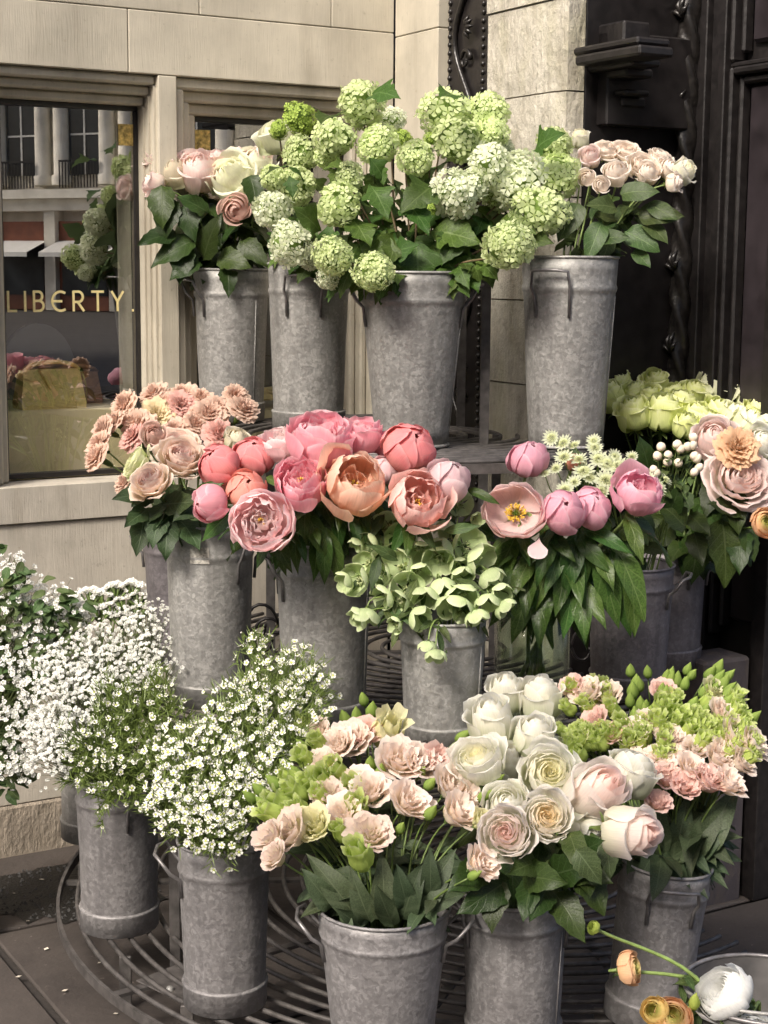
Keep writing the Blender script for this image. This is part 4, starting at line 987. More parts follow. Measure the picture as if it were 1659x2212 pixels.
KINDS = {'rose': (kind_rose, {}, 3), 'rose_ruf': (kind_rose, dict(ruf=0.03, flare=.6), 3), 'rose_tall': (kind_rose, dict(tall=1.12, flare=.7), 3), 'garden': (kind_garden, {}, 3), 'garden_pt': (kind_garden, dict(pointed=1.0), 2), 'cupped': (kind_cupped, {}, 3),
         'pbud': (kind_peony_bud, {}, 3), 'pdouble': (kind_peony_double, {}, 3), 'popen': (kind_peony_open, {}, 2), 'pcup': (kind_peony_cup, {}, 3), 'carn': (kind_carnation, {}, 4), 'lisi': (kind_lisi, {}, 4), 'lbud': (kind_lisi_bud, {}, 2), 'lopen': (kind_lisi_opening, {}, 3),
         'ball': (kind_ball, {}, 5), 'ball_small': (kind_ball, dict(n=120, small=.7), 2), 'helle': (kind_hellebore, {}, 4), 'astr': (kind_astrantia, {}, 2), 'ranun': (kind_ranunculus, {}, 2), 'berry': (kind_berry, {}, 1)}
# ---- colours
def P(name, *a, **k): MT[name] = mat_petal(name + '_petal', *a, **k)
P('limecream2', (.7, .76, .46), (.9, .9, .74)); P('palepink', (.82, .76, .62), (.9, .73, .69), edge=(.92, .82, .78)); P('cream', (.66, .66, .38), (.84, .77, .62)); P('limecream', (.58, .68, .28), (.82, .83, .56)); P('dustypink', (.66, .54, .42), (.74, .52, .45))
P('peach_spray', (.84, .76, .6), (.9, .8, .71), edge=(.91, .86, .79)); P('white', (.58, .66, .36), (.86, .84, .74), edge=(.92, .91, .87), transl=.55); P('white_pink', (.72, .74, .54), (.92, .86, .81), transl=.6, heart=(.96, .76, .7)); P('white_peach', (.76, .76, .58), (.92, .88, .82), transl=.6, heart=(.96, .82, .58))
P('white_cream', (.74, .77, .54), (.92, .9, .83), transl=.6, heart=(.96, .92, .68)); P('gardencream', (.8, .66, .42), (.86, .7, .6), edge=(.88, .78, .68), heart=(.82, .62, .58))
P('lime', (.45, .57, .12), (.84, .88, .42), heart=(.74, .8, .28), edge=(.9, .92, .6), transl=.25); P('limewhite', (.58, .66, .26), (.88, .89, .66), transl=.28)
P('carn_peach', (.7, .55, .42), (.8, .62, .51), heart=(.76, .54, .44), rough=.7); P('carn_pink', (.72, .5, .4), (.82, .53, .47), rough=.7); P('carn_cream', (.7, .62, .36), (.8, .7, .48), rough=.7); P('carn_orange', (.74, .52, .32), (.82, .58, .38), rough=.7)
P('coral', (.8, .4, .34), (.83, .29, .3), edge=(.86, .42, .42), transl=.3); P('coralpeach', (.8, .42, .3), (.82, .33, .27), edge=(.84, .42, .36), transl=.25); P('peonypink', (.86, .52, .55), (.88, .43, .5), edge=(.93, .66, .69)); P('peonypale', (.93, .72, .7), (.95, .68, .69), edge=(.97, .87, .86), heart=(.95, .78, .76))
P('peonypeach', (.88, .64, .44), (.9, .6, .46), edge=(.92, .74, .6)); P('peonysalmon', (.9, .63, .52), (.91, .58, .53), edge=(.93, .74, .68)); P('peonyblush', (.78, .58, .56), (.84, .62, .64), edge=(.88, .74, .74)); P('peonyrose', (.82, .46, .54), (.86, .48, .58), edge=(.9, .64, .7)); P('peonyshell', (.82, .6, .57), (.9, .7, .68), edge=(.92, .8, .78))
P('vib', (.5, .62, .2), (.75, .84, .46), transl=.42, amt=.12); P('vib_white', (.6, .69, .32), (.85, .89, .68), transl=.42); P('vib_green', (.26, .4, .06), (.46, .6, .14), transl=.35)
P('lisi_peach', (.83, .77, .58), (.9, .77, .68), edge=(.92, .83, .77)); P('lisi_pink', (.78, .62, .5), (.86, .63, .57)); P('lisi_white', (.7, .68, .4), (.84, .72, .62), edge=(.84, .68, .62)); P('lisi_cream', (.62, .66, .26), (.82, .79, .52)); P('lisi_green', (.34, .47, .09), (.56, .67, .19), edge=(.68, .74, .38)); P('lisi_budgreen', (.24, .37, .08), (.38, .5, .13))
P('helle', (.46, .57, .28), (.58, .68, .37), edge=(.68, .74, .48), amt=.2, transl=.3); P('astr', (.6, .66, .42), (.72, .76, .56)); P('berrywhite', (.8, .66, .5), (.84, .74, .6), transl=.1, rough=.3); P('ran_peach', (.84, .62, .34), (.86, .56, .34), heart=(.66, .66, .24)); P('ran_yellow', (.84, .68, .26), (.87, .68, .3), heart=(.6, .62, .18)); P('ran_white', (.82, .82, .74), (.9, .9, .88)); P('ran_green', (.4, .5, .1), (.5, .58, .15))
P('tinywhite', (.72, .74, .6), (.88, .88, .85), transl=.25); P('waxwhite', (.8, .82, .62), (.88, .87, .8), transl=.25)
MT['calyx'] = mat_leaf('calyx_green', (.11, .18, .045), (.2, .27, .09), rough=.5); MT['stamen'] = mat_plain('stamen_yellow', (.75, .48, .05), .6, nscale=60); MT['carpel'] = mat_plain('carpel_green', (.2, .28, .06), .5); MT['pale'] = mat_plain('pale_stamen', (.62, .66, .36), .6); MT['core'] = mat_plain('ball_core', (.12, .19, .03), .8); MT['waxeye'] = mat_plain('waxflower_eye', (.5, .55, .08), .4)
MT['stem'] = mat_plain('green_stem', (.10, .15, .035), .5, nscale=60); MT['stem_light'] = mat_plain('light_stem', (.2, .28, .08), .45, nscale=60); MT['stem_brown'] = mat_plain('brown_stem', (.12, .085, .04), .7, nscale=60); MT['stem_fine'] = mat_plain('fine_stem', (.1, .13, .04), .6)
MT['leaf_rose'] = mat_leaf('rose_leaf', (.034, .06, .014), (.065, .095, .035), rough=.34, back=(.075, .105, .045)); MT['leaf_rose2'] = mat_leaf('soft_rose_leaf', (.05, .08, .032), (.1, .145, .07), rough=.4, back=(.11, .16, .1)); MT['leaf_vib'] = mat_leaf('viburnum_leaf', (.065, .12, .022), (.13, .2, .06), freq=34, rough=.45, back=(.13, .19, .08)); MT['leaf_peony'] = mat_leaf('peony_leaf', (.052, .1, .022), (.11, .165, .055), freq=26, rough=.3, back=(.1, .15, .07))
MT['leaf_lisi'] = mat_leaf('lisianthus_leaf', (.06, .085, .042), (.1, .13, .07), freq=8, rough=.5, back=(.12, .16, .11)); MT['leaf_spray'] = mat_leaf('spray_rose_leaf', (.06, .095, .03), (.13, .18, .07), rough=.35, back=(.12, .17, .07)); MT['leaf_helle'] = mat_leaf('hellebore_leaf', (.06, .092, .028), (.13, .18, .07), freq=20, rough=.45); MT['needle'] = mat_plain('waxflower_needle', (.12, .17, .035), .5, nscale=40, amt=.4); MT['leaf_spirea'] = mat_leaf('spirea_leaf', (.09, .14, .05), (.15, .2, .09), rough=.5)
FIX = {'g': 'calyx', 'y': 'stamen', 'lg': 'carpel', 'pale': 'pale', 'core': 'core'}
TPL, MCACHE = {}, {}
def template(kind, var):
    if (kind, var) not in TPL:
        fn, kw, _ = KINDS[kind]; parts, zc = fn(random.Random(hash_(kind) + var * 17), **kw)
        am = {'rose': .06, 'rose_ruf': .06, 'rose_tall': .06, 'garden': .09, 'cupped': .08, 'garden_pt': .08, 'pbud': .05, 'pdouble': .1, 'pcup': .1, 'popen': .08, 'carn': .1, 'lisi': .1, 'lopen': .08, 'lbud': .05, 'helle': .08, 'ranun': .04}.get(kind, 0)
        if am:
            for pi, (nm, g, mk) in enumerate(parts):
                if mk == 'p':
                    for qi, q in enumerate(g if isinstance(g, list) else [g]): rough_up(q, am, 1.7, var + 1 + qi * (.37 if nm == 'petal' else 0))
        TPL[kind, var] = (parts, zc)
    return TPL[kind, var]
def hash_(s): return sum((i + 1) * ord(c) for i, c in enumerate(s))
def get_mesh(kind, var, pi, qi, g, mat):
    k = (kind, var, pi, qi, mat)
    if k not in MCACHE: MCACHE[k] = g.mesh(kind, MT[mat])
    return MCACHE[k]
rgf = random.Random(77)
def bloom_parts(t, kind, col, M, petals=True, var=None):
    """put the parts of a bloom under the thing t; sub-parts: the single petals"""
    var = rgf.randrange(KINDS[kind][2]) if var is None else var
    parts, zc = template(kind, var); head = None
    for pi, (nm, g, mk) in enumerate(parts):
        mat = col if mk == 'p' else FIX[mk]
        if isinstance(g, list):
            if head is None and nm == 'petal':
                for qi, q in enumerate(g): obj('petal', get_mesh(kind, var, pi, qi, q, mat), t, M)
            else:
                for qi, q in enumerate(g): obj('petal', get_mesh(kind, var, pi, qi, q, mat), head, M)
        else:
            o = obj(nm, get_mesh(kind, var, pi, 0, g, mat), t, M)
            if nm == 'floret_cluster': o['kind'] = 'stuff'
            if head is None: head = o
def screen_dir(r, u, t): return (RIGHT * r + Vector((0, 0, 1)) * u - FWD * t).normalized()
# ---- leaves
def leaf_g(L, W, kind, curl=0.25, fold=0.25, nv=9, wave=0.045, seed=0):
    rg = random.Random(seed); g = G(); vs, at, f = [], [], []
    def wf(v):
        if kind == 'lobed':
            b = math.sin(PI * min(1, v * 1.02)) ** .8 * .62
            return b + .5 * math.exp(-((v - .34) / .09) ** 2) + .2 * math.exp(-((v - .66) / .06) ** 2)
        if kind == 'lance': return math.sin(PI * v ** .9) ** 1.0
        if kind == 'oval': return math.sin(PI * (0.04 + .96 * v) ** .8) ** .75
        return math.sin(PI * (0.02 + .98 * v) ** .72) ** .85
    n = nv * (2 if kind == 'lobed' else 1)
    for i in range(n + 1):
        v = i / n; w = W / 2 * wf(v) if 0 < i < n else W * .012
        se = 1 + (.09 if i % 2 else -.05) * (kind in ('lobed', 'ovate'))
        y = L * v; dz = -curl * L * v * v + rg.uniform(-wave, wave) * L * .2
        for u in (-1, -.5, 0, .5, 1):
            yy = y + (abs(u) * L * .14 * math.exp(-((v - .36) / .12) ** 2) if kind == 'lobed' else 0)
            wz = wave * L * math.sin(v * 9 + u * 2 + seed) * abs(u)
            vs.append((u * w * (se if abs(u) == 1 else 1), yy, dz + abs(u) * w * fold + wz)); at.append((u * .5 + .5, v, 0, 1))
    for i in range(n):
        for k in range(4):
            p = i * 5 + k; f.append((p, p + 1, p + 6, p + 5))
    g.add(vs, f, at); return g
LEAFSPEC = {'rose': ('ovate', .62, .3, .2, 'leaf_rose'), 'rose2': ('ovate', .64, .3, .2, 'leaf_rose2'), 'vib': ('lobed', .85, .35, .2, 'leaf_vib'), 'peony': ('lance', .34, .35, .3, 'leaf_peony'), 'lisi': ('oval', .5, .5, .4, 'leaf_lisi'), 'spray': ('oval', .62, .3, .2, 'leaf_spray'), 'helle': ('lance', .3, .3, .25, 'leaf_helle'), 'spirea': ('oval', .6, .2, .2, 'leaf_spirea')}
LMESH = {}
def leaf_mesh(kind, var):
    if (kind, var) not in LMESH:
        sh, w, cu, fo, m = LEAFSPEC[kind]; rg = random.Random(var * 7 + 3)
        LMESH[kind, var] = leaf_g(1, w * rg.uniform(.85, 1.15), sh, cu * rg.uniform(.3, 1.8), fo * rg.uniform(.5, 1.3), seed=var).mesh(kind + '_leaf', MT[m])
    return LMESH[kind, var]
def leaf_at(t, kind, p, d, size, rg, nrm=None):
    y = d.normalized(); z = nrm or (Vector((0, 0, 1)) - FWD * .5 + Vector((rg.uniform(-.5, .5), rg.uniform(-.5, .5), rg.uniform(-.3, .3))))
    x = y.cross(z); x = x.normalized() if x.length > 1e-4 else RIGHT.copy(); z = x.cross(y).normalized()
    M = Matrix(((x.x, y.x, z.x, p.x), (x.y, y.y, z.y, p.y), (x.z, y.z, z.z, p.z), (0, 0, 0, 1))) @ Matrix.Scale(size, 4)
    return obj('leaf', leaf_mesh(kind, rg.randrange(5)), t, M)
def hero_leaf(t, kind, a, b, Ya, Yb, width=None):
    """a leaf from pixel a (base) to pixel b (tip)"""
    p, q = at_Y(a[0], a[1], Ya), at_Y(b[0], b[1], Yb); d = q - p
    nrm = (-FWD + Vector((0, 0, .35)) + RIGHT * rgf.uniform(-.3, .3))
    return leaf_at(t, kind, p, d, d.length, rgf, nrm)
# ---- stems
def stem_path(p0, axis, bk, rg, spread=.75):
    b = BK[bk]; rel = p0 - b['rc']; rel.z = 0
    k = min(1, rel.length / (b['rt'] * 1.6)); dr = rel.normalized() if rel.length > 1e-5 else Vector((1, 0, 0))
    ent = b['rc'] + dr * (b['rt'] * spread * k * rg.uniform(.6, 1)) + Vector((rg.uniform(-.1, .1), rg.uniform(-.1, .1), 0)) * b['rt'] + Vector((0, 0, -.015))
    L = (p0 - ent).length
    out = bez(p0, p0 - axis * L * .4, ent + (dr * .35 * k + Vector((0, 0, 1))).normalized() * L * .35, ent, 9)
    axd = (b['rc'] - b['base']); bot = b['base'] + Vector((rg.uniform(-.5, .5), rg.uniform(-.5, .5), 0)) * b['rb'] - dr * b['rb'] * .3
    return out, bot
def stem_leaves(t, path, kind, n, size, rg, f0=.15, f1=.95, droop=.3, bkc=None):
    for _ in range(n):
        f = rg.uniform(f0, f1) * (len(path) - 1); i = min(int(f), len(path) - 2); p = path[i].lerp(path[i + 1], f - i)
        a = rg.random() * 6.28
        out = Vector((math.cos(a), math.sin(a) * .8 - .45, 0))
        if bkc is not None:
            rel = p - bkc; rel.z = 0; out += rel.normalized() * .7 if rel.length > .01 else Vector()
        d = out.normalized() + Vector((0, 0, rg.uniform(-.9, .5) - droop))
        leaf_at(t, kind, p, d, size * rg.uniform(.7, 1.25), rg)
FLW = []
WF = {'rose': 1.12, 'rose_ruf': 1.28, 'rose_tall': 1.12, 'garden': 1.1, 'cupped': 1.08, 'garden_pt': .98, 'pbud': 1.08, 'pdouble': 1.08, 'pcup': 1.08, 'carn': 1.16, 'lisi': 1.18, 'lbud': 2.1, 'lopen': 1.9, 'ball': 1.2, 'ball_small': 1.1, 'helle': 1.5, 'astr': 1.25, 'berry': 1.15}
def flower(bk, kind, px, py, w, col, face, Y, name, label, cat, group, leaf=None, nleaf=0, lsize=.06, smat='stem', sr=.0028, droop=.3, lf=(.15, .95), var=None):
    c = at_Y(px, py, Y); s = w / 2 * m_per_px(c) * WF.get(kind, 1.0)
    b = BK[bk]
    if face is None:
        o = c - (b['rc'] - Vector((0, 0, .12))); o.normalize(); a = (o * 1.0 + Vector((0, 0, .25)) - FWD * .45).normalized()
    else: a = screen_dir(*face)
    a = (a + Vector((rgf.uniform(-.12, .12), rgf.uniform(-.12, .12), rgf.uniform(-.12, .12)))).normalized()
    var = rgf.randrange(KINDS[kind][2]) if var is None else var
    zc = template(kind, var)[1]
    base = c - a * zc * s
    path, bot = stem_path(base, a, bk, rgf)
    t = thing(name, bot, label, cat, group)
    bloom_parts(t, kind, col, Matrix.Translation(base) @ frame(a, rgf.random() * 6.28) @ Matrix.Diagonal((s * rgf.uniform(.92, 1.08), s * rgf.uniform(.92, 1.08), s * rgf.uniform(.9, 1.08), 1)), var=var)
    g = G(); pts = path + [bot]; tube(g, pts, [sr * (.8 + .4 * i / len(pts)) for i in range(len(pts))], 6); obj('stem', g.mesh('stem', MT[smat]), t, Matrix())
    if leaf: stem_leaves(t, path, leaf, nleaf, lsize, rgf, lf[0], lf[1], droop, b['rc'])
    FLW.append((bk, t, path)); return t
def bouquet(bk, rows, yr, Yr, name, cat, group, fmt, **kw):
    for r in rows:
        kind, x, y, w, col, adj = r[:6]; face = r[6] if len(r) > 6 else None
        Y = Yr[0] + (Yr[1] - Yr[0]) * min(1.1, max(-.1, (y - yr[0]) / (yr[1] - yr[0]))) + (r[7] if len(r) > 7 else 0)
        flower(bk, kind, x, y, w, col, face, Y, name, fmt.format(adj), cat, group, **kw)
def last_in(bk, px=None):
    c = [f for f in FLW if f[0] == bk]
    return c[-1][1]
# ================================================================== the bouquets
UPF, FR = (0, .8, .6), (0, .25, 1)
# roses by the window mullion
bouquet('T1', [('rose', 345, 347, 62, 'palepink', 'outermost upright pale pink', (-.5, .7, .3)), ('rose', 332, 402, 52, 'palepink', 'sideways pale pink', (-.9, .1, .3)), ('rose', 378, 374, 66, 'cream', 'cream', (-.2, .6, .7)), ('rose', 430, 372, 92, 'palepink', 'largest pale pink', (.1, .7, .7)), ('rose', 470, 350, 56, 'palepink', 'pale pink', (0, 1, .2)), ('rose', 500, 385, 90, 'limecream2', 'lime tinted cream', (-.1, .5, .8)), ('rose', 548, 358, 84, 'limecream2', 'lime tinted cream', (.2, .8, .5)), ('rose', 515, 340, 60, 'palepink', 'pale pink', (0, 1, .1)), ('rose', 510, 452, 64, 'dustypink', 'dusky pink', (0, -.1, 1)), ('rose', 560, 345, 55, 'palepink', 'pale pink', (.2, .9, .1)), ('rose', 405, 348, 50, 'palepink', 'pale pink', (-.2, 1, .1))],
        (330, 460), (4.28, 4.12), 'rose', 'rose', 'roses in the bucket by the window mullion', '{} rose in the bucket beside the window mullion', leaf='rose', nleaf=8, lsize=.085, droop=.25, lf=(.12, .98))
flower('T2', 'rose', 600, 292, 84, 'limecream2', (-.3, .9, .4), 4.1, 'rose', 'large white rose rising beside the green snowball blooms', 'rose', None)
t = last_in('T1')
for a, b_ in (((380, 500), (300, 520)), ((420, 520), (330, 548)), ((440, 560), (455, 470)), ((400, 440), (410, 500)), ((350, 400), (345, 480)), ((470, 555), (530, 565)), ((490, 575), (497, 625)), ((540, 380), (555, 430)), ((370, 430), (345, 500)), ((430, 560), (370, 590)), ((450, 460), (400, 420)), ((520, 520), (570, 560)), ((400, 530), (385, 600))): hero_leaf(t, 'rose', a, b_, 4.14, 4.08)
# green snowball viburnum
V = [(780, 227, 88, 0), (725, 298, 78, 0), (645, 254, 72, 2), (602, 281, 46, 2), (652, 335, 72, 0), (815, 315, 78, 0), (898, 342, 68, 0), (963, 242, 98, 0), (1055, 245, 74, 0), (1062, 290, 62, 0), (993, 307, 98, 0), (930, 300, 32, 2), (590, 450, 80, 1), (640, 405, 74, 0), (592, 383, 56, 0), (727, 445, 90, 0), (752, 384, 54, 0), (1060, 362, 92, 1), (985, 420, 92, 1), (1020, 400, 60, 1), (1120, 390, 108, 1), (1205, 378, 92, 0), (1198, 318, 76, 0), (1172, 460, 98, 0), (1098, 535, 96, 0), (622, 523, 82, 1), (720, 553, 72, 0), (810, 587, 74, 0), (845, 265, 56, 1, .15), (705, 340, 50, 0, .1), (672, 560, 46, 1, .1), (715, 597, 48, 1, .1), (1075, 425, 66, 0, .12), (940, 450, 48, 2, .12), (1090, 330, 50, 1, .1), (870, 300, 44, 2, .14)]
for r in V:
    x, y, w, c = r[:4]; Y = 3.8 - .34 * (y - 220) / 370 + (.16 if x < 690 else 0) + (r[4] if len(r) > 4 else 0) - (.04 if 850 < x < 1100 else 0)
    bk = 'T2' if x < 690 else 'T3'
    lab = {0: 'round lime green snowball bloom among lobed leaves', 1: 'round snowball bloom paling to white among lobed leaves', 2: 'tight unopened dark green snowball cluster among lobed leaves'}[c]
    big = 'large ' if w > 86 else 'small ' if w < 60 else ''
    wh = 'drooping over a bucket rim' if y > 515 else 'overlapping the pale spray roses' if x > 1150 else 'at the crest of the bunch' if y < 262 else 'beside the cream roses' if x < 670 else 'tucked behind other snowballs' if len(r) > 4 else 'above the tapered bucket' if y > 400 else 'in the heart of the bunch' if x < 920 else 'in the thickest cluster'
    lab = big + {0: 'lime green snowball bloom ', 1: 'snowball bloom paling to white ', 2: 'tight dark green snowball bud cluster '}[c] + wh
    flower(bk, 'ball_small' if c == 2 else 'ball', x, y, w, ('vib', 'vib_white', 'vib_green')[c], None, Y, 'snowball_bloom', lab, 'flower', 'snowball blooms on the top tier', leaf='vib', nleaf=9, lsize=.06, smat='stem_brown', sr=.0026, droop=.35, lf=(.3, .98))
t = last_in('T3')
for a, b_ in (((985, 210), (965, 185)), ((805, 205), (832, 178)), ((1155, 325), (1185, 280)), ((940, 400), (885, 425)), ((1080, 480), (1130, 470)), ((1000, 490), (960, 540)), ((900, 520), (905, 620)), ((860, 500), (845, 560)), ((960, 560), (1005, 600)), ((830, 560), (860, 520)), ((1040, 540), (1060, 610)), ((1000, 560), (1030, 620)), ((720, 255), (700, 225)), ((760, 470), (800, 520)), ((690, 500), (665, 450)), ((800, 400), (835, 440)), ((870, 430), (925, 470)), ((1120, 520), (1160, 500)), ((780, 540), (840, 525)), ((930, 500), (1020, 500))): hero_leaf(t, 'vib', a, b_, 3.6, 3.52)
vr = random.Random(31)
for k in range(95):
    x, y = vr.uniform(610, 1140), vr.uniform(330, 585)
    if abs(x - 880) / 290 + max(0, y - 420) / 420 > 1.05: continue
    p = at_Y(x, y, vr.uniform(3.64, 3.86)); own = vr.choice([f for f in FLW if f[0] == 'T3'])[1]
    leaf_at(own, 'vib', p, Vector((vr.uniform(-1, 1), vr.uniform(-.8, .1), vr.uniform(-.9, .5))), vr.uniform(.045, .075), vr)
# spray roses by the pilaster
bouquet('T4', [('rose', 1253, 303, 44, 'white_cream', 'cream white', (0, .9, .4)), ('rose', 1275, 342, 44, 'palepink', 'pale pink', (-.2, .5, .7)), ('garden', 1310, 327, 54, 'peach_spray', 'blush cream', (0, .8, .6)), ('garden', 1350, 327, 58, 'peach_spray', 'blush cream', (.1, .8, .6)), ('rose', 1330, 376, 52, 'peach_spray', 'blush cream', (-.1, .6, .7)), ('garden', 1385, 360, 60, 'peach_spray', 'blush cream', (.1, .6, .8)), ('rose', 1400, 375, 46, 'peach_spray', 'blush cream', (.3, .5, .6)), ('garden', 1430, 345, 56, 'peach_spray', 'blush cream', (.4, .8, .4)), ('rose', 1475, 370, 50, 'white_cream', 'cream white', (.8, .4, .5)), ('rose', 1445, 365, 46, 'peach_spray', 'blush cream', (.5, .6, .5)), ('rose', 1458, 395, 40, 'peach_spray', 'blush cream', (.7, .1, .5)), ('rose', 1268, 385, 36, 'peach_spray', 'blush cream', (-.2, .2, .9)), ('rose', 1300, 400, 34, 'peach_spray', 'blush cream', (0, .1, 1)), ('rose', 1215, 300, 40, 'white_cream', 'cream white', (-.2, .9, .3))],
        (300, 400), (3.8, 3.6), 'spray_rose', 'rose', 'spray roses in front of the pilaster', '{} spray rose in the bucket before the stone pilaster', leaf='spray', nleaf=5, lsize=.05, smat='stem_light', sr=.0022, lf=(.3, .98), droop=.1)
t = last_in('T4')
for a, b_ in (((1340, 420), (1405, 400)), ((1380, 470), (1460, 450)), ((1390, 480), (1440, 500)), ((1370, 540), (1402, 572)), ((1300, 480), (1270, 545)), ((1250, 440), (1215, 500)), ((1400, 440), (1460, 470)), ((1330, 450), (1290, 430)), ((1350, 500), (1420, 530)), ((1290, 520), (1340, 500))): hero_leaf(t, 'spray', a, b_, 3.6, 3.55)
# peach carnations
rg = random.Random(8)
C = [(330, 850, 54, 'carn_peach'), (395, 850, 54, 'carn_peach'), (272, 876, 60, 'carn_peach'), (338, 895, 62, 'carn_cream'), (392, 876, 62, 'carn_pink'), (450, 893, 64, 'carn_peach'), (435, 860, 46, 'carn_peach'), (468, 880, 50, 'carn_peach'), (508, 856, 50, 'carn_peach'), (525, 886, 62, 'carn_peach'), (222, 928, 60, 'carn_peach'), (248, 912, 52, 'carn_peach'), (287, 944, 60, 'carn_pink'), (290, 912, 56, 'carn_peach'), (378, 930, 54, 'carn_peach'), (210, 987, 58, 'carn_peach'), (212, 958, 50, 'carn_peach'), (475, 942, 64, 'carn_pink'), (420, 915, 50, 'carn_peach'), (270, 1045, 44, 'carn_peach'), (310, 920, 50, 'carn_peach'), (355, 870, 44, 'carn_peach')]
CN = {'carn_peach': 'dusky peach', 'carn_cream': 'pale cream', 'carn_pink': 'salmon pink'}
for x, y, w, c in C: flower('M0', 'carn', x, y, w * 1.06, c, ((x - 385) / 190 + rg.uniform(-.3, .3), .6 + rg.uniform(-.3, .3), .7), 3.75 - .2 * (y - 850) / 150, 'carnation', CN[c] + ' ruffled carnation ' + ('against the pale plywood plinth' if x < 262 else 'beside the slim zinc bucket' if x > 440 else 'cresting the bunch' if y < 880 else 'tucked under the yellow cream rose' if y > 1000 else 'just above the open garden roses'), 'carnation', 'peach carnations below the window', leaf='helle', nleaf=2, lsize=.06, smat='stem_light', sr=.0024)
bouquet('M1', [('garden_pt', 392, 990, 112, 'gardencream', 'wide open peach cream', (.1, .75, .7)), ('garden', 385, 958, 90, 'gardencream', 'pinkish cream', (.1, .9, .5), .06), ('garden_pt', 326, 1042, 92, 'gardencream', 'lower wide open pinkish cream', (-.25, .6, .8)), ('garden_pt', 292, 1000, 80, 'limecream', 'yellow cream sidelong', (-.8, .5, .3)), ('rose', 335, 942, 54, 'dustypink', 'brownish pink', (0, .5, .8)), ('rose', 512, 950, 52, 'cream', 'pale cream pointed', (.3, .8, .4), .05)],
        (940, 1050), (3.42, 3.24), 'garden_rose', 'rose', None, '{} garden rose in the bucket with the label patch', leaf='rose2', nleaf=5, lsize=.075, droop=.5, lf=(.2, .98))
t = last_in('M1')
for a, b_ in (((330, 1070), (268, 1060)), ((320, 1100), (272, 1130)), ((312, 1115), (300, 1180)), ((345, 1110), (330, 1160)), ((360, 1115), (358, 1205)), ((350, 1090), (420, 1080)), ((440, 1080), (380, 1110)), ((400, 1095), (460, 1110)), ((345, 1040), (285, 1085))): hero_leaf(t, 'rose2', a, b_, 3.3, 3.24)
# coral peonies
bouquet('M2', [('pbud', 472, 1003, 82, 'coral', 'closed coral red', (-.5, .5, .6)), ('pbud', 548, 985, 84, 'coral', 'closed coral red', (.1, .8, .5), .05), ('pbud', 532, 1057, 82, 'coralpeach', 'half closed salmon coral', (.1, .6, .7)), ('pbud', 455, 1088, 72, 'peonypink', 'drooping pink', (-.6, -.1, .5)), ('pbud', 498, 1040, 60, 'coralpeach', 'half closed salmon coral', (-.3, .2, .7), .05),
               ('pdouble', 565, 1130, 114, 'peonypale', 'ruffled pale pink edged', (.0, .3, .95)), ('pdouble', 650, 1050, 104, 'peonypink', 'small rose pink ruffled', (0, .7, .7)), ('pdouble', 695, 958, 132, 'peonypink', 'broad rose pink ruffled', (.1, .95, .3)), ('pdouble', 612, 958, 92, 'peonypale', 'ruffled pale pink crested', (-.3, .9, .3), .04), ('pdouble', 775, 942, 98, 'peonypink', 'rose pink ruffled', (.1, .95, .25), .03), ('pcup', 765, 1050, 136, 'peonypeach', 'large open apricot', (.1, .5, .75), 0), ('pbud', 885, 966, 100, 'coral', 'half open coral', (.4, .5, .6)), ('pbud', 838, 960, 62, 'peonypink', 'closed pink', (.1, .8, .4), .06), ('pcup', 900, 1087, 112, 'peonysalmon', 'salmon pink open', (.25, .4, .85)), ('pbud', 970, 1035, 92, 'peonyblush', 'upright blush white', (.35, .85, .3)), ('pbud', 830, 1015, 60, 'peonyblush', 'blush white', (.3, .6, .3), .05), ('pbud', 735, 995, 36, 'peonypink', 'tiny tight pink', (.1, .8, .5))],
        (930, 1130), (3.2, 3.02), 'peony', 'peony', 'coral and pink peonies', '{} peony in the bunch above the middle tier', leaf='peony', nleaf=6, lsize=.095, smat='stem_light', sr=.0034, droop=.45, lf=(.1, .98))
t = last_in('M2')
for a, b_ in (((640, 1150), (632, 1225)), ((630, 1150), (615, 1200)), ((648, 1155), (655, 1205)), ((705, 1140), (695, 1255)), ((705, 1140), (735, 1250)), ((680, 1140), (688, 1165)), ((760, 1110), (775, 1170)), ((660, 1090), (655, 1160)), ((415, 1075), (470, 1035)), ((600, 1080), (640, 1130)), ((830, 1110), (800, 1150)), ((1010, 1060), (1065, 1070)), ((960, 1040), (985, 1105)), ((510, 1130), (500, 1190)), ((575, 1030), (600, 1045)), ((790, 1090), (790, 1160))): hero_leaf(t, 'peony', a, b_, 3.12, 3.08)
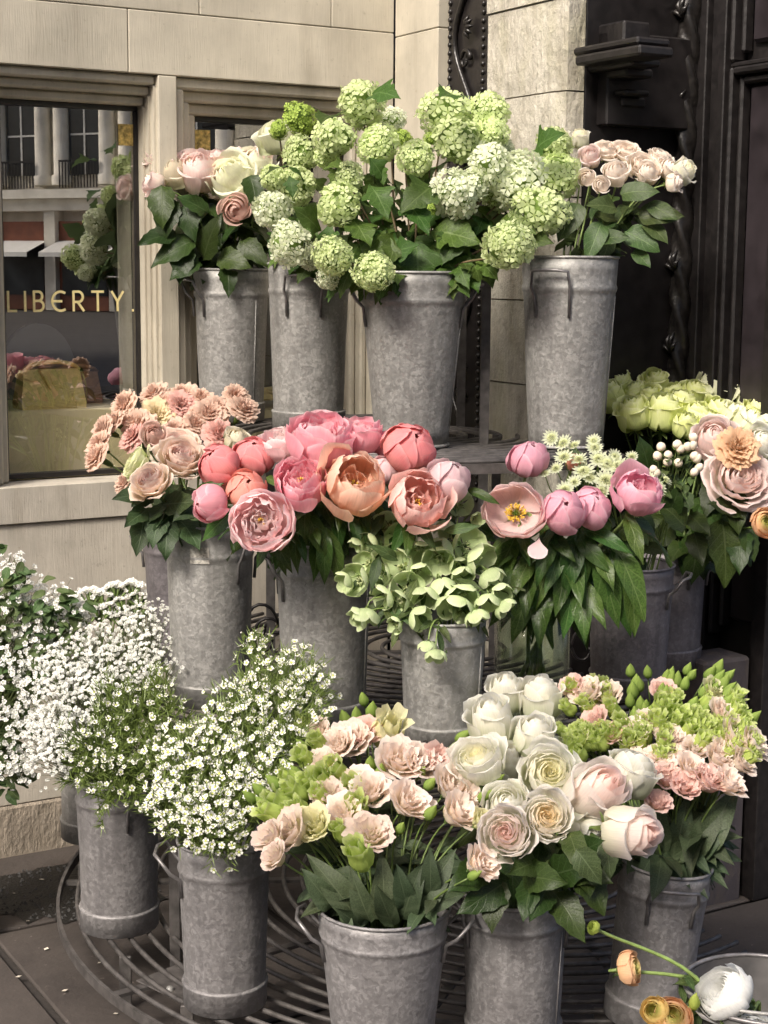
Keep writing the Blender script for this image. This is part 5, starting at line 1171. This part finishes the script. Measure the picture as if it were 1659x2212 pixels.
# green hellebores
rg = random.Random(11)
H = [(835, 1140, 62), (870, 1165, 58), (800, 1180, 46), (770, 1175, 30), (860, 1225, 60), (770, 1255, 56), (745, 1255, 40), (955, 1185, 52), (965, 1140, 42), (950, 1210, 56), (1010, 1180, 62), (1035, 1205, 58), (880, 1275, 60), (955, 1265, 50), (1000, 1240, 40), (860, 1300, 46), (905, 1330, 48), (855, 1350, 30), (790, 1330, 48), (775, 1335, 40), (1000, 1290, 55), (1060, 1245, 50), (1055, 1300, 50), (1080, 1280, 44), (985, 1310, 60), (1030, 1330, 42), (920, 1290, 52), (990, 1220, 34), (995, 1090, 44), (1030, 1120, 28), (940, 1415, 36), (925, 1395, 34), (830, 1290, 44), (905, 1190, 46), (905, 1240, 44), (1090, 1310, 40), (790, 1215, 42), (820, 1240, 44)]
for x, y, w in H:
    flower('M3', 'helle', x, y, w, 'helle', ((x - 930) / 260 + rg.uniform(-.4, .4), rg.uniform(-.9, .35) - (y - 1200) / 300, rg.uniform(.25, 1.0)), 3.16 - .2 * (y - 1090) / 300, 'hellebore', ('pale green hellebore ' + ('trailing down over the zinc' if y > 1370 else 'bud sized and half closed' if w < 35 else 'hanging over the bucket rim' if y > 1295 else 'under the salmon peony' if y < 1195 and x > 880 else 'beside the peony bucket' if x < 830 else 'beside the vase leaves' if x > 1025 else 'in the middle of the tangle')), 'flower', 'green hellebores', leaf='helle', nleaf=3, lsize=.05, smat='stem_light', sr=.0017, droop=.2, lf=(.05, .8))
t = last_in('M3')
for a, b_ in (((890, 1110), (935, 1170)), ((960, 1150), (1010, 1130)), ((860, 1210), (820, 1180)), ((985, 1250), (1040, 1270)), ((940, 1290), (990, 1270)), ((900, 1250), (870, 1310)), ((820, 1200), (800, 1260)), ((880, 1330), (920, 1375)), ((940, 1370), (965, 1395))): hero_leaf(t, 'helle', a, b_, 3.05, 3.0)
# pale pink peonies in the vase
bouquet('V', [('pbud', 1142, 993, 78, 'peonyrose', 'closed rose pink', (.1, .9, .3), .05), ('popen', 1113, 1106, 124, 'peonyshell', 'wide open shell pink golden centred', (-.15, .1, 1)), ('pbud', 1215, 1107, 92, 'peonyrose', 'cupped rose pink', (.1, .4, .8)), ('pbud', 1277, 1096, 84, 'peonyrose', 'cupped rose pink sideways leaning', (.3, .6, .6), .03), ('pcup', 1380, 1064, 104, 'peonyrose', 'loosely opened rose pink', (.3, .75, .5), .02), ('pbud', 1240, 1000, 34, 'coralpeach', 'tiny closed coral', (.2, .9, .4), .1)],
        (990, 1110), (3.24, 3.12), 'vase_peony', 'peony', None, '{} peony in the glass vase', leaf='peony', nleaf=7, lsize=.12, smat='stem_light', sr=.0042, droop=.7, lf=(.1, .95))
t = last_in('V')
for a, b_ in (((1160, 1180), (1100, 1290)), ((1150, 1200), (1130, 1330)), ((1190, 1190), (1165, 1290)), ((1180, 1230), (1160, 1390)), ((1210, 1180), (1190, 1260)), ((1215, 1160), (1275, 1290)), ((1225, 1200), (1210, 1310)), ((1250, 1240), (1265, 1385)), ((1240, 1240), (1230, 1350)), ((1260, 1250), (1305, 1350)), ((1280, 1170), (1330, 1270)), ((1290, 1190), (1335, 1330)), ((1320, 1190), (1365, 1350)), ((1330, 1180), (1405, 1320)), ((1350, 1200), (1395, 1345)), ((1250, 1140), (1340, 1160)), ((1180, 1150), (1230, 1190)), ((1240, 1150), (1300, 1210)), ((1120, 1200), (1090, 1270)), ((1145, 1250), (1115, 1370)), ((1350, 1110), (1390, 1180)), ((1070, 1165), (1050, 1130)), ((1130, 1150), (1140, 1210))): hero_leaf(t, 'peony', a, b_, 3.2, 3.12)
g = G(); petal(g, [(.02, 0), (.3, .1), (.6, .25), (.9, .3)], 0, R(38), rg, tip=.3)
p = at_Y(1165, 1160, 3.1); tag(obj('fallen_petal', g.mesh('fallen_petal', MT['peonyblush']), None, Matrix.Translation(p) @ frame(screen_dir(-.3, .2, 1), 4.4) @ Matrix.Scale(.05, 4)), 'single loose blush petal hanging below the open peony', 'petal')
# astrantia and hypericum
for (x, y, w) in [(1190, 945, 34), (1215, 955, 36), (1218, 985, 38), (1240, 960, 30), (1285, 965, 34), (1293, 990, 40), (1312, 1000, 42), (1282, 950, 30), (1260, 1015, 44), (1310, 1035, 48), (1275, 1030, 38), (1335, 1005, 44), (1330, 985, 32), (1365, 985, 28), (1350, 1010, 36), (1400, 1030, 34), (1425, 1050, 44), (1440, 1035, 30), (1220, 1055, 40), (1200, 1010, 32), (1250, 990, 34), (1240, 1040, 32), (1175, 1020, 30), (1300, 1060, 36)]:
    flower('M4', 'astr', x, y, w, 'astr', ((x - 1290) / 200 + rg.uniform(-.3, .3), rg.uniform(.2, .9), rg.uniform(.4, .9)), 3.33 - .08 * (y - 940) / 120, 'astrantia', 'small starry greenish white astrantia above the vase peonies', 'flower', 'astrantia stars', leaf='rose', nleaf=2, lsize=.05, smat='stem_light', sr=.0014)
for k, (x, y) in enumerate([(1428, 965), (1498, 945), (1443, 983), (1497, 962), (1420, 985), (1463, 960), (1470, 970), (1500, 985), (1505, 990), (1465, 1000), (1412, 1015), (1418, 1022), (1500, 1020), (1510, 1010), (1442, 998), (1485, 965)]):
    flower('M4', 'berry', x, y, 20, 'berrywhite', ((x - 1460) / 120, .7, .5), 3.36, 'berry_sprig', 'ivory hypericum berry on a fine green sprig', 'berry', 'ivory hypericum berries', leaf='spray', nleaf=2, lsize=.025, smat='stem_light', sr=.0012, lf=(.02, .3))
t = last_in('M4')
for a, b_ in (((1405, 1045), (1400, 955)), ((1440, 1120), (1470, 1060)), ((1480, 1140), (1440, 1080)), ((1330, 1150), (1420, 1110)), ((1390, 1180), (1440, 1190)), ((1370, 1060), (1330, 1040))): hero_leaf(t, 'rose', a, b_, 3.4, 3.36)
# lime roses and garden roses behind
LR = [(1318, 865, 60, 0), (1338, 838, 46, 0), (1366, 900, 66, 0), (1372, 856, 56, 0), (1415, 832, 58, 0), (1430, 900, 68, 0), (1400, 865, 50, 0), (1470, 880, 62, 0), (1455, 855, 50, 0), (1500, 855, 58, 0), (1505, 905, 62, 0), (1540, 850, 62, 1), (1555, 895, 60, 0), (1590, 855, 62, 1), (1622, 870, 60, 1), (1590, 905, 62, 1), (1635, 905, 60, 0), (1650, 880, 56, 1), (1530, 915, 56, 0), (1620, 920, 64, 1), (1480, 925, 50, 0), (1655, 930, 60, 1)]
for x, y, w, c in LR:
    flower('M5', 'rose_ruf' if (x + y) % 3 else 'rose', x, y - 6, w * 1.05, ('lime', 'limewhite')[c], ((x - 1460) / 300, .9, .32), 3.98 - .2 * (y - 830) / 90, 'lime_rose', ('lime yellow ruffled rose ' + ('touching the tapered bucket' if x < 1350 else 'standing highest of its bunch' if y < 858 else 'above the white berries' if x < 1490 else 'behind the shell pink garden flowers'), 'lime white rose against the black entrance')[c], 'rose', 'lime roses against the black entrance', leaf='rose', nleaf=4, lsize=.07, droop=.1)
bouquet('M5', [('rose', 1545, 948, 88, 'palepink', 'blush white', (-.2, .6, .7)), ('carn', 1592, 968, 84, 'carn_orange', 'apricot carnation like', (.1, .4, .9), -.06), ('garden', 1596, 1035, 124, 'palepink', 'large shell pink', (.15, .45, .85)), ('rose', 1645, 955, 70, 'white', 'greenish white', (.3, .6, .7)), ('ranun', 1652, 1130, 66, 'ran_peach', 'peach ranunculus like', (.2, .2, .95))],
        (950, 1130), (3.62, 3.45), 'garden_flower', 'rose', None, '{} flower beside the lime roses', leaf='rose', nleaf=7, lsize=.09, droop=.5, lf=(.2, .98))
t = last_in('M5')
for a, b_ in (((1560, 1120), (1580, 1255)), ((1500, 1150), (1515, 1215)), ((1490, 1110), (1530, 1150)), ((1620, 1100), (1560, 1080)), ((1480, 1060), (1450, 1110)), ((1450, 1130), (1410, 1180)), ((1580, 1060), (1600, 1130))): hero_leaf(t, 'rose', a, b_, 3.55, 3.48)
# large white roses
bouquet('B4', [('rose_tall', 1062, 1560, 100, 'white', 'plump greenish white half open', (-.15, .95, .32)), ('rose_tall', 1092, 1500, 80, 'white', 'topmost greenish white half open', (-.1, 1, .15), .06), ('rose_tall', 1166, 1510, 92, 'white', 'greenish white half open', (.05, 1, .25), .05), ('rose_tall', 1152, 1592, 90, 'white', 'greenish white half open', (.1, .95, .3)), ('rose', 1185, 1620, 70, 'white', 'white', (0, .8, .5), .05), ('cupped', 1030, 1645, 116, 'white_cream', 'broad cream hearted white', (-.4, .85, .45)), ('rose_tall', 1090, 1650, 90, 'white', 'greenish white half open', (.2, .6, .5), .07), ('cupped', 1186, 1672, 122, 'white_cream', 'wide open cream hearted white', (.0, .6, .8)), ('cupped', 1180, 1764, 112, 'white_peach', 'wide open peach hearted white', (-.05, .5, .9), -.02), ('cupped', 1096, 1802, 118, 'white_pink', 'wide open pink hearted white', (-.15, .45, .9)), ('rose_tall', 1288, 1712, 122, 'white_pink', 'pink tinged white', (.5, .5, .7)), ('rose_tall', 1362, 1668, 108, 'white', 'plump white', (.45, .85, .2)), ('rose_tall', 1362, 1795, 114, 'white_pink', 'pink tinged white drooping', (.8, .1, .6)), ('rose', 1272, 1790, 90, 'white', 'shaded white', (.3, -.2, .8), .08), ('rose', 1225, 1745, 80, 'white', 'shaded white', (.2, .3, .8), .08), ('rose', 1095, 1745, 90, 'white', 'greyish white', (-.1, .6, .6), .06)],
        (1490, 1810), (2.98, 2.6), 'white_rose', 'rose', 'large white roses', '{} rose in the bottom tier bunch', leaf='rose', nleaf=5, lsize=.07, sr=.0036, droop=.35, lf=(.2, .98))
t = last_in('B4')
for a, b_ in (((1050, 1870), (985, 1910)), ((1070, 1900), (1060, 1985)), ((1130, 1890), (1200, 1900)), ((1150, 1900), (1130, 1965)), ((1190, 1890), (1260, 1870)), ((1200, 1930), (1255, 2010)), ((1210, 1870), (1300, 1890)), ((1240, 1850), (1310, 1960)), ((1160, 1860), (1110, 1880)), ((1230, 1800), (1250, 1850)), ((1100, 1900), (1010, 1960)), ((1180, 1920), (1165, 1960)), ((1250, 1840), (1290, 1820)), ((1260, 1870), (1275, 1930))): hero_leaf(t, 'rose', a, b_, 2.62, 2.55)
hero_leaf(t, 'rose2', (1245, 1835), (1300, 1905), 2.55, 2.52); hero_leaf(t, 'rose2', (1310, 1820), (1320, 1890), 2.62, 2.58)
# lisianthus
LB = [('lisi', 760, 1602, 76, 0), ('lisi', 732, 1610, 64, 0), ('lisi', 792, 1585, 60, 1), ('lisi', 862, 1650, 90, 0), ('lisi', 908, 1652, 74, 0), ('lisi', 880, 1735, 88, 0), ('lisi', 800, 1715, 74, 0), ('lisi', 975, 1700, 80, 0), ('lisi', 985, 1758, 76, 0), ('lisi', 945, 1640, 60, 1), ('lisi', 1035, 1868, 72, 0), ('lisi', 1040, 1775, 56, 3), ('lisi', 690, 1580, 50, 0), ('lisi', 628, 1800, 90, 2), ('lisi', 588, 1812, 66, 2), ('lisi', 682, 1788, 80, 3), ('lisi', 745, 1762, 76, 0), ('lisi', 715, 1725, 66, 2), ('lisi', 800, 1806, 84, 2), ('lopen', 838, 1580, 60, 3), ('lisi', 598, 1852, 56, 2), ('lisi', 700, 1650, 60, 0), ('lisi', 1005, 1720, 60, 0), ('lisi', 770, 1690, 60, 0),
      ('lopen', 702, 1690, 46, 4), ('lopen', 728, 1668, 46, 4), ('lopen', 600, 1732, 44, 4), ('lopen', 640, 1715, 40, 4), ('lopen', 660, 1640, 36, 4), ('lopen', 770, 1745, 42, 4), ('lopen', 776, 1850, 50, 4), ('lopen', 765, 1700, 40, 4), ('lopen', 625, 1682, 36, 4), ('lopen', 655, 1570, 36, 4), ('lopen', 668, 1690, 36, 4), ('lopen', 585, 1755, 42, 4), ('lopen', 690, 1610, 36, 4), ('lopen', 735, 1800, 34, 4), ('lopen', 650, 1750, 36, 4), ('lopen', 695, 1720, 34, 4), ('lopen', 625, 1755, 34, 4),
      ('lbud', 700, 1560, 24, 5), ('lbud', 745, 1552, 26, 5), ('lbud', 803, 1535, 24, 5), ('lbud', 832, 1550, 24, 5), ('lbud', 770, 1546, 24, 5), ('lbud', 540, 1722, 22, 5), ('lbud', 560, 1706, 24, 5), ('lbud', 568, 1737, 28, 5), ('lbud', 592, 1690, 24, 5), ('lbud', 800, 1650, 26, 5), ('lbud', 822, 1665, 24, 5), ('lbud', 910, 1668, 20, 5), ('lbud', 930, 1692, 22, 5), ('lbud', 930, 1756, 24, 5), ('lbud', 866, 1788, 20, 5), ('lbud', 1000, 1590, 24, 5), ('lbud', 670, 1545, 20, 5), ('lbud', 1068, 1690, 24, 5), ('lbud', 1045, 1720, 22, 5), ('lbud', 650, 1610, 22, 5), ('lbud', 615, 1650, 22, 5), ('lbud', 785, 1510, 20, 5), ('lbud', 640, 1670, 24, 5), ('lbud', 720, 1590, 22, 5), ('lbud', 1025, 1890, 20, 5)]
LC = ['lisi_peach', 'lisi_pink', 'lisi_white', 'lisi_cream', 'lisi_green', 'lisi_budgreen']
LN = ['peach pink ruffled', 'dusky pink ruffled', 'blush white ruffled', 'pale cream ruffled', 'half open lime green', 'closed green budded']
for kind, x, y, w, c in LB:
    flower('B3', kind, x, y, w, LC[c], ((x - 800) / 260, .6 if kind != 'lbud' else .9, .55), 2.98 - .38 * (y - 1540) / 310, 'lisianthus', LN[c] + ' lisianthus ' + ('against the waxflower' if x < 660 else 'near the white roses' if x > 920 else 'standing tall at the back' if y < 1620 else 'over the bucket rim' if y > 1770 else 'in the middle') + ' of the wide tapered bucket'.replace(' of the', ' in the'), 'lisianthus', 'lisianthus in the wide tapered bucket', leaf='lisi', nleaf=3, lsize=.055, smat='stem_light' if False else 'stem', sr=.0021, droop=-.35, lf=(.55, .98))
t = last_in('B3')
for a, b_ in (((760, 1970), (690, 1850)), ((800, 1990), (750, 1890)), ((830, 1985), (835, 1870)), ((870, 1985), (900, 1860)), ((900, 1970), (960, 1850)), ((780, 2000), (720, 1960)), ((850, 2000), (800, 1900)), ((910, 1960), (985, 1935)), ((720, 1960), (655, 1880)), ((930, 1940), (930, 1850)), ((740, 1975), (765, 2005)), ((880, 1960), (860, 1880))): hero_leaf(t, 'lisi', a, (a[0] + (b_[0] - a[0]) * .7, a[1] + (b_[1] - a[1]) * .7), 2.62, 2.58)
LB = [('lisi', 1270, 1502, 66, 0), ('lisi', 1316, 1506, 56, 0), ('lisi', 1286, 1560, 54, 1), ('lisi', 1322, 1590, 46, 1), ('lisi', 1366, 1590, 64, 0), ('lisi', 1238, 1482, 46, 1), ('lisi', 1432, 1492, 44, 1), ('lisi', 1540, 1492, 48, 3), ('lisi', 1592, 1592, 80, 0), ('lisi', 1622, 1612, 66, 0), ('lisi', 1440, 1682, 62, 1), ('lisi', 1490, 1666, 66, 0), ('lisi', 1532, 1688, 66, 1), ('lisi', 1576, 1692, 66, 0), ('lisi', 1420, 1736, 48, 1), ('lisi', 1480, 1702, 54, 1), ('lisi', 1372, 1640, 44, 0), ('lisi', 1556, 1540, 54, 0), ('lisi', 1502, 1622, 56, 0), ('lisi', 1452, 1602, 50, 0), ('lisi', 1250, 1600, 44, 3), ('lisi', 1405, 1560, 46, 0), ('lisi', 1550, 1640, 56, 0)]
rg = random.Random(5)
for _ in range(46): LB.append(('lbud', 1470 + rg.uniform(-1, 1) * 110, 1495 + rg.uniform(-1, 1) * 52, rg.uniform(18, 25), 5))
for _ in range(30): LB.append(('lopen', 1280 + rg.uniform(-1, 1) * 70, 1560 + rg.uniform(-1, 1) * 80, rg.uniform(24, 34), 4))
for _ in range(52): LB.append(('lopen', 1490 + rg.uniform(-1, 1) * 140, 1575 + rg.uniform(-1, 1) * 66, rg.uniform(24, 36), 4))
for _ in range(14): LB.append(('lisi', 1500 + rg.uniform(-1, 1) * 110, 1620 + rg.uniform(-1, 1) * 80, rg.uniform(44, 60), 0))
for _ in range(12): LB.append(('lbud', 1605 + rg.uniform(-1, 1) * 32, 1540 + rg.uniform(-1, 1) * 40, rg.uniform(18, 25), 5))
for kind, x, y, w, c in LB:
    flower('B5', kind, x, y, w, LC[c], ((x - 1420) / 260, .75 if kind != 'lbud' else 1, .5), 3.06 - .28 * (y - 1440) / 290, 'lisianthus', LN[c] + ' lisianthus ' + ('beside the white roses' if x < 1345 else 'at the outer edge by the step' if x > 1550 else 'standing tall at the back' if y < 1510 else 'low above the rim' if y > 1650 else 'in the middle') + ' in the leaning bucket', 'lisianthus', 'lisianthus in the leaning bucket', leaf='lisi', nleaf=2, lsize=.07, sr=.002, droop=-.35, lf=(.6, .98))
t = last_in('B5')
for a, b_ in (((1420, 1850), (1440, 1760)), ((1450, 1855), (1500, 1760)), ((1480, 1850), (1560, 1740)), ((1500, 1840), (1600, 1720)), ((1440, 1860), (1530, 1800)), ((1400, 1850), (1420, 1770)), ((1490, 1860), (1560, 1800)), ((1370, 1860), (1400, 1790))): hero_leaf(t, 'lisi', a, (a[0] + (b_[0] - a[0]) * .75, a[1] + (b_[1] - a[1]) * .75), 2.85, 2.8)
# ranunculus in the dark pail
bouquet('P6', [('ranun', 1358, 2092, 78, 'ran_peach', 'peach nodding', (.85, .3, .25)), ('ranun', 1565, 2150, 124, 'ran_white', 'large white', (-.7, .6, .5)), ('ranun', 1455, 2200, 84, 'ran_peach', 'green hearted peach', (-.1, .6, .8)), ('ranun', 1415, 2185, 64, 'ran_yellow', 'golden yellow', (-.5, .5, .7)), ('ranun', 1440, 2225, 70, 'ran_yellow', 'lowest golden yellow', (-.1, .5, .9)), ('ranun', 1630, 2235, 90, 'ran_white', 'smaller half hidden white', (.2, .6, .8)), ('lbud', 1500, 2165, 24, 'ran_green', 'closed green budded', (0, .9, .4))],
        (2050, 2200), (2.42, 2.36), 'ranunculus', 'ranunculus', None, '{} ranunculus in the dark pail', leaf='helle', nleaf=4, lsize=.05, smat='stem_light', sr=.0032, droop=-.1, lf=(.3, .9))
flower('P6', 'ranun', 1283, 2004, 30, 'ran_green', (-.5, .5, .6), 2.4, 'ranunculus', 'closed green ranunculus bud on a long bent stem', 'ranunculus', None, smat='stem_light', sr=.0032)

# ================================================================== fine white sprays
def blossom5(g, M, rr, mi_eye=None, lift=.15):
    vs, f = [M @ Vector((0, 0, -.1))], []; at = [(.5, .1, .5, 1)]
    for q in range(5):
        a = 2 * PI * q / 5
        for (da, r_, z) in ((-.4, .4, .0), (-.6, .74, lift), (-.27, 1.0, lift * 1.3), (.27, 1.0, lift * 1.3), (.6, .74, lift), (.4, .4, .0)):
            vs.append(M @ Vector((math.cos(a + da) * r_, math.sin(a + da) * r_, z))); at.append((.5, r_, .8, 1))
        b = 1 + q * 6; f += [(0, b, b + 5), (b, b + 1, b + 4, b + 5), (b + 1, b + 2, b + 3, b + 4)]
    g.add(vs, f, at)
    if mi_eye is not None:
        n = 8; e = [M @ Vector((math.cos(2 * PI * i / n) * .2, math.sin(2 * PI * i / n) * .2, .1)) for i in range(n)] + [M @ Vector((math.cos(2 * PI * i / n) * .3, math.sin(2 * PI * i / n) * .3, .03)) for i in range(n)]
        g.add(e, [tuple(range(n))] + [(i, n + i, n + (i + 1) % n, (i + 1) % n) for i in range(n)], mi=mi_eye)
g = G(); blossom5(g, Matrix(), 1, 1); WAX = g.mesh('waxflower_blossom', [MT['waxwhite'], MT['waxeye']])
g = G(); lathe(g, [(.0001, -.5), (.3, -.3), (.42, .1), (.25, .42), (.0001, .5)], 8); WAXB = g.mesh('waxflower_bud', MT['waxwhite'])
def spray(bk, px, py, Y, rad, n, rg, mode, name, label, cat, group, needles=0, bsize=.0085, face=None):
    c = at_Y(px, py, Y); b = BK[bk]; o = (c - (b['rc'] - Vector((0, 0, .05)))).normalized()
    up = (o + Vector((0, 0, .3))).normalized() if face is None else screen_dir(*face)
    node = c - up * rad * 1.15
    path, bot = stem_path(node, up, bk, rg, .8)
    t = thing(name, bot, label, cat, group)
    g = G(); tube(g, path + [bot], .0016, 5)
    puffs = G()
    gn = G()
    for k in range(n):
        d = Vector((rg.gauss(0, 1), rg.gauss(0, 1), rg.gauss(0, 1))).normalized()
        d = (d + up * .55 - FWD * .35).normalized()
        q = c + d * rad * (rg.uniform(.55, 1.12) ** .6 if rg.random() < .82 else rg.uniform(1.1, 1.55))
        nd = (d * .8 - FWD * .55 + Vector((0, 0, .35)) + Vector((rg.gauss(0, .3), rg.gauss(0, .3), rg.gauss(0, .3)))).normalized()
        mid = node.lerp(q, .45) + Vector((rg.gauss(0, .006), rg.gauss(0, .006), rg.gauss(0, .004)))
        if mode == 'gyp' and k % 2 == 0 or mode != 'gyp': tube(g, [node.lerp(path[min(2, len(path) - 1)], rg.random() * .7), mid, q], [.0009, .0006, .0004], 3, cap=False)
        s = bsize * rg.uniform(.75, 1.2)
        if mode == 'wax':
            if rg.random() < .82: obj('blossom', WAX, t, Matrix.Translation(q) @ frame(nd, rg.random() * 6) @ Matrix.Scale(s, 4))
            else: obj('bud', WAXB, t, Matrix.Translation(q) @ frame(nd) @ Matrix.Scale(s * .7, 4))
        elif mode == 'gyp':
            M = Matrix.Translation(q) @ frame(nd, rg.random() * 6) @ Matrix.Scale(s, 4)
            for lv in range(2):
                blossom5(puffs, M @ Matrix.Translation((0, 0, lv * .28)) @ Matrix.Rotation(lv * .6, 4, 'Z') @ Matrix.Scale(1 - .35 * lv, 4), 1, None, .3 + .3 * lv)
        else: blossom5(puffs, Matrix.Translation(q) @ frame(nd, rg.random() * 6) @ Matrix.Scale(s, 4), 1, None, .2)
        for _ in range(needles):
            f_ = rg.random(); p = mid.lerp(q, f_) if rg.random() < .6 else node.lerp(mid, f_)
            dd = ((q - node).normalized() + Vector((rg.gauss(0, .5), rg.gauss(0, .5), rg.gauss(0, .5)))).normalized(); L = rg.uniform(.016, .034); sd = dd.cross(FWD).normalized() * .0008
            gn.add([p - sd, p + sd, p + dd * L * .6 + sd, p + dd * L, p + dd * L * .6 - sd], [(0, 1, 2, 3, 4)])
    obj('stem', g.mesh('spray_stem', MT['stem_fine' if mode != 'wax' else 'needle']), t, Matrix())
    if puffs.v: tag(obj('blossom_cloud', puffs.mesh('blossom_cloud', MT['tinywhite'], False), t, Matrix()), kind='stuff')
    if gn.v: tag(obj('needles', gn.mesh('needles', MT['needle'], False), t, Matrix()), kind='stuff')
    return t, path
rg = random.Random(21)
GY = [(300, 1370), (250, 1380), (210, 1400), (170, 1430), (335, 1400), (270, 1430), (225, 1450), (180, 1480), (140, 1480), (115, 1520), (300, 1460), (255, 1490), (205, 1520), (160, 1540), (120, 1570), (225, 1560), (100, 1600), (140, 1620), (175, 1590), (340, 1450), (290, 1510), (130, 1440), (190, 1630), (330, 1350), (120, 1645)]
for x, y in GY: spray('B1', x, y, 3.44 - .3 * (y - 1350) / 320, .052, 92, rg, 'gyp', 'gypsophila_spray', 'cloudy spray of tiny white gypsophila ' + ('against the zinc bucket' if x > 280 and y < 1480 else 'at the top of the cloud' if y < 1440 else 'spilling beside the stone wall' if x < 150 else 'just behind the needle leaved waxflower'), 'gypsophila', 'white gypsophila sprays', bsize=.0043)
GW = [(250, 1510), (300, 1530), (340, 1500), (200, 1590), (260, 1590), (320, 1590), (370, 1560), (170, 1650), (220, 1650), (280, 1650), (340, 1640), (240, 1700), (300, 1690), (190, 1620), (365, 1610)]
for x, y in GW: spray('B1', x, y, 3.22 - .2 * (y - 1500) / 200, .055, 13, rg, 'wax', 'green_waxflower', 'sparse needle leaved waxflower sprig ' + ('hanging over the slim bucket' if y > 1635 else 'rising into the gypsophila' if y < 1570 else 'beside the denser waxflower' if x > 300 else 'spreading from the gypsophila'), 'waxflower', 'sparse waxflower sprigs', needles=34, bsize=.006)
WX = [(560, 1395), (545, 1440), (590, 1470), (640, 1450), (560, 1510), (510, 1510), (620, 1520), (670, 1490), (480, 1560), (540, 1575), (600, 1570), (660, 1560), (400, 1600), (450, 1620), (510, 1640), (570, 1630), (620, 1610), (380, 1650), (430, 1680), (490, 1700), (545, 1690), (590, 1680), (370, 1710), (420, 1740), (470, 1760), (520, 1740), (455, 1800), (400, 1780), (485, 1800), (360, 1740)]
for i, (x, y) in enumerate(WX): spray('B2', x, y, 3.1 - .36 * (y - 1390) / 420, .046 if i else .03, 40 if i > 1 else 16, rg, 'wax', 'waxflower_sprig', 'yellow eyed white waxflower sprig ' + ('standing highest between the buckets' if y < 1450 else 'against the peony bucket' if x > 590 and y < 1600 else 'hanging over the rim' if y > 1715 else 'beside the green lisianthus' if x > 560 else 'beside the sparse waxflower' if x < 440 else 'in the thick of the bunch'), 'waxflower', 'dense waxflower sprigs', needles=9, bsize=.0064)
SP = [(30, 1260, .04), (20, 1330, .06), (70, 1340, .06), (20, 1420, .06), (80, 1410, .055), (110, 1350, .05), (20, 1500, .06), (70, 1480, .05), (130, 1310, .05), (160, 1330, .045), (15, 1580, .055), (20, 1650, .04), (60, 1560, .04), (45, 1670, .025), (30, 1215, .02), (100, 1440, .04), (150, 1370, .04), (70, 1290, .04)]
for x, y, r_ in SP:
    t, path = spray('L0', x, y, 3.52 - .12 * (y - 1200) / 450, r_, int(1350 * r_), rg, 'spirea', 'spirea_branch', 'arching branch of small white spirea ' + ('with a tall leafy tip' if y < 1270 else 'trailing lowest against the plinth' if y > 1620 else 'brushing the white statice' if x > 95 else 'drooping beside the gypsophila' if y > 1450 else 'in the thick of the clump'), 'spirea', 'white spirea branches', bsize=.0058)
    stem_leaves(t, path, 'spirea', 16, .04, rg, 0, .8, .1); 
    for _ in range(9): leaf_at(t, 'spirea', at_Y(x + rg.uniform(-40, 40), y + rg.uniform(-40, 40), 3.44), Vector((rg.uniform(-1, 1), -.4, rg.uniform(-1, .6))), .035, rg)
ST = [(195, 1285), (225, 1290), (250, 1275), (285, 1270), (300, 1290), (215, 1320), (270, 1300), (240, 1315), (185, 1330), (300, 1320), (160, 1300), (265, 1335)]
for x, y in ST:
    c = at_Y(x, y, 3.78); path, bot = stem_path(c - Vector((0, 0, .03)), Vector((0, 0, 1)), 'S0', rg)
    t = thing('statice', bot, 'flat topped white statice behind the gypsophila', 'statice', 'white statice stems')
    g = G(); tube(g, path + [bot], .002, 5); gp = G()
    for k in range(34):
        a = rg.uniform(-1, 1); q = c + RIGHT * (a * .026) + Vector((0, rg.uniform(-.018, .018), .012 * (1 - a * a) + rg.uniform(-.004, .004)))
        blossom5(gp, Matrix.Translation(q) @ frame((Vector((a * .6, -.5, 1)) + Vector((rg.gauss(0, .2), 0, 0))).normalized(), rg.random() * 6) @ Matrix.Scale(.0068, 4), 1, None, .5)
        if k % 3 == 0: tube(g, [c - Vector((0, 0, .03)), q - Vector((0, 0, .004))], [.0022, .0032], 4)
    obj('stem', g.mesh('statice_stem', MT['stem']), t, Matrix()); tag(obj('bract_cluster', gp.mesh('bract_cluster', MT['tinywhite'], False), t, Matrix()), kind='stuff')
print('objects', len(bpy.data.objects), 'tris', sum(len(m.polygons) * 2 for m in bpy.data.meshes))
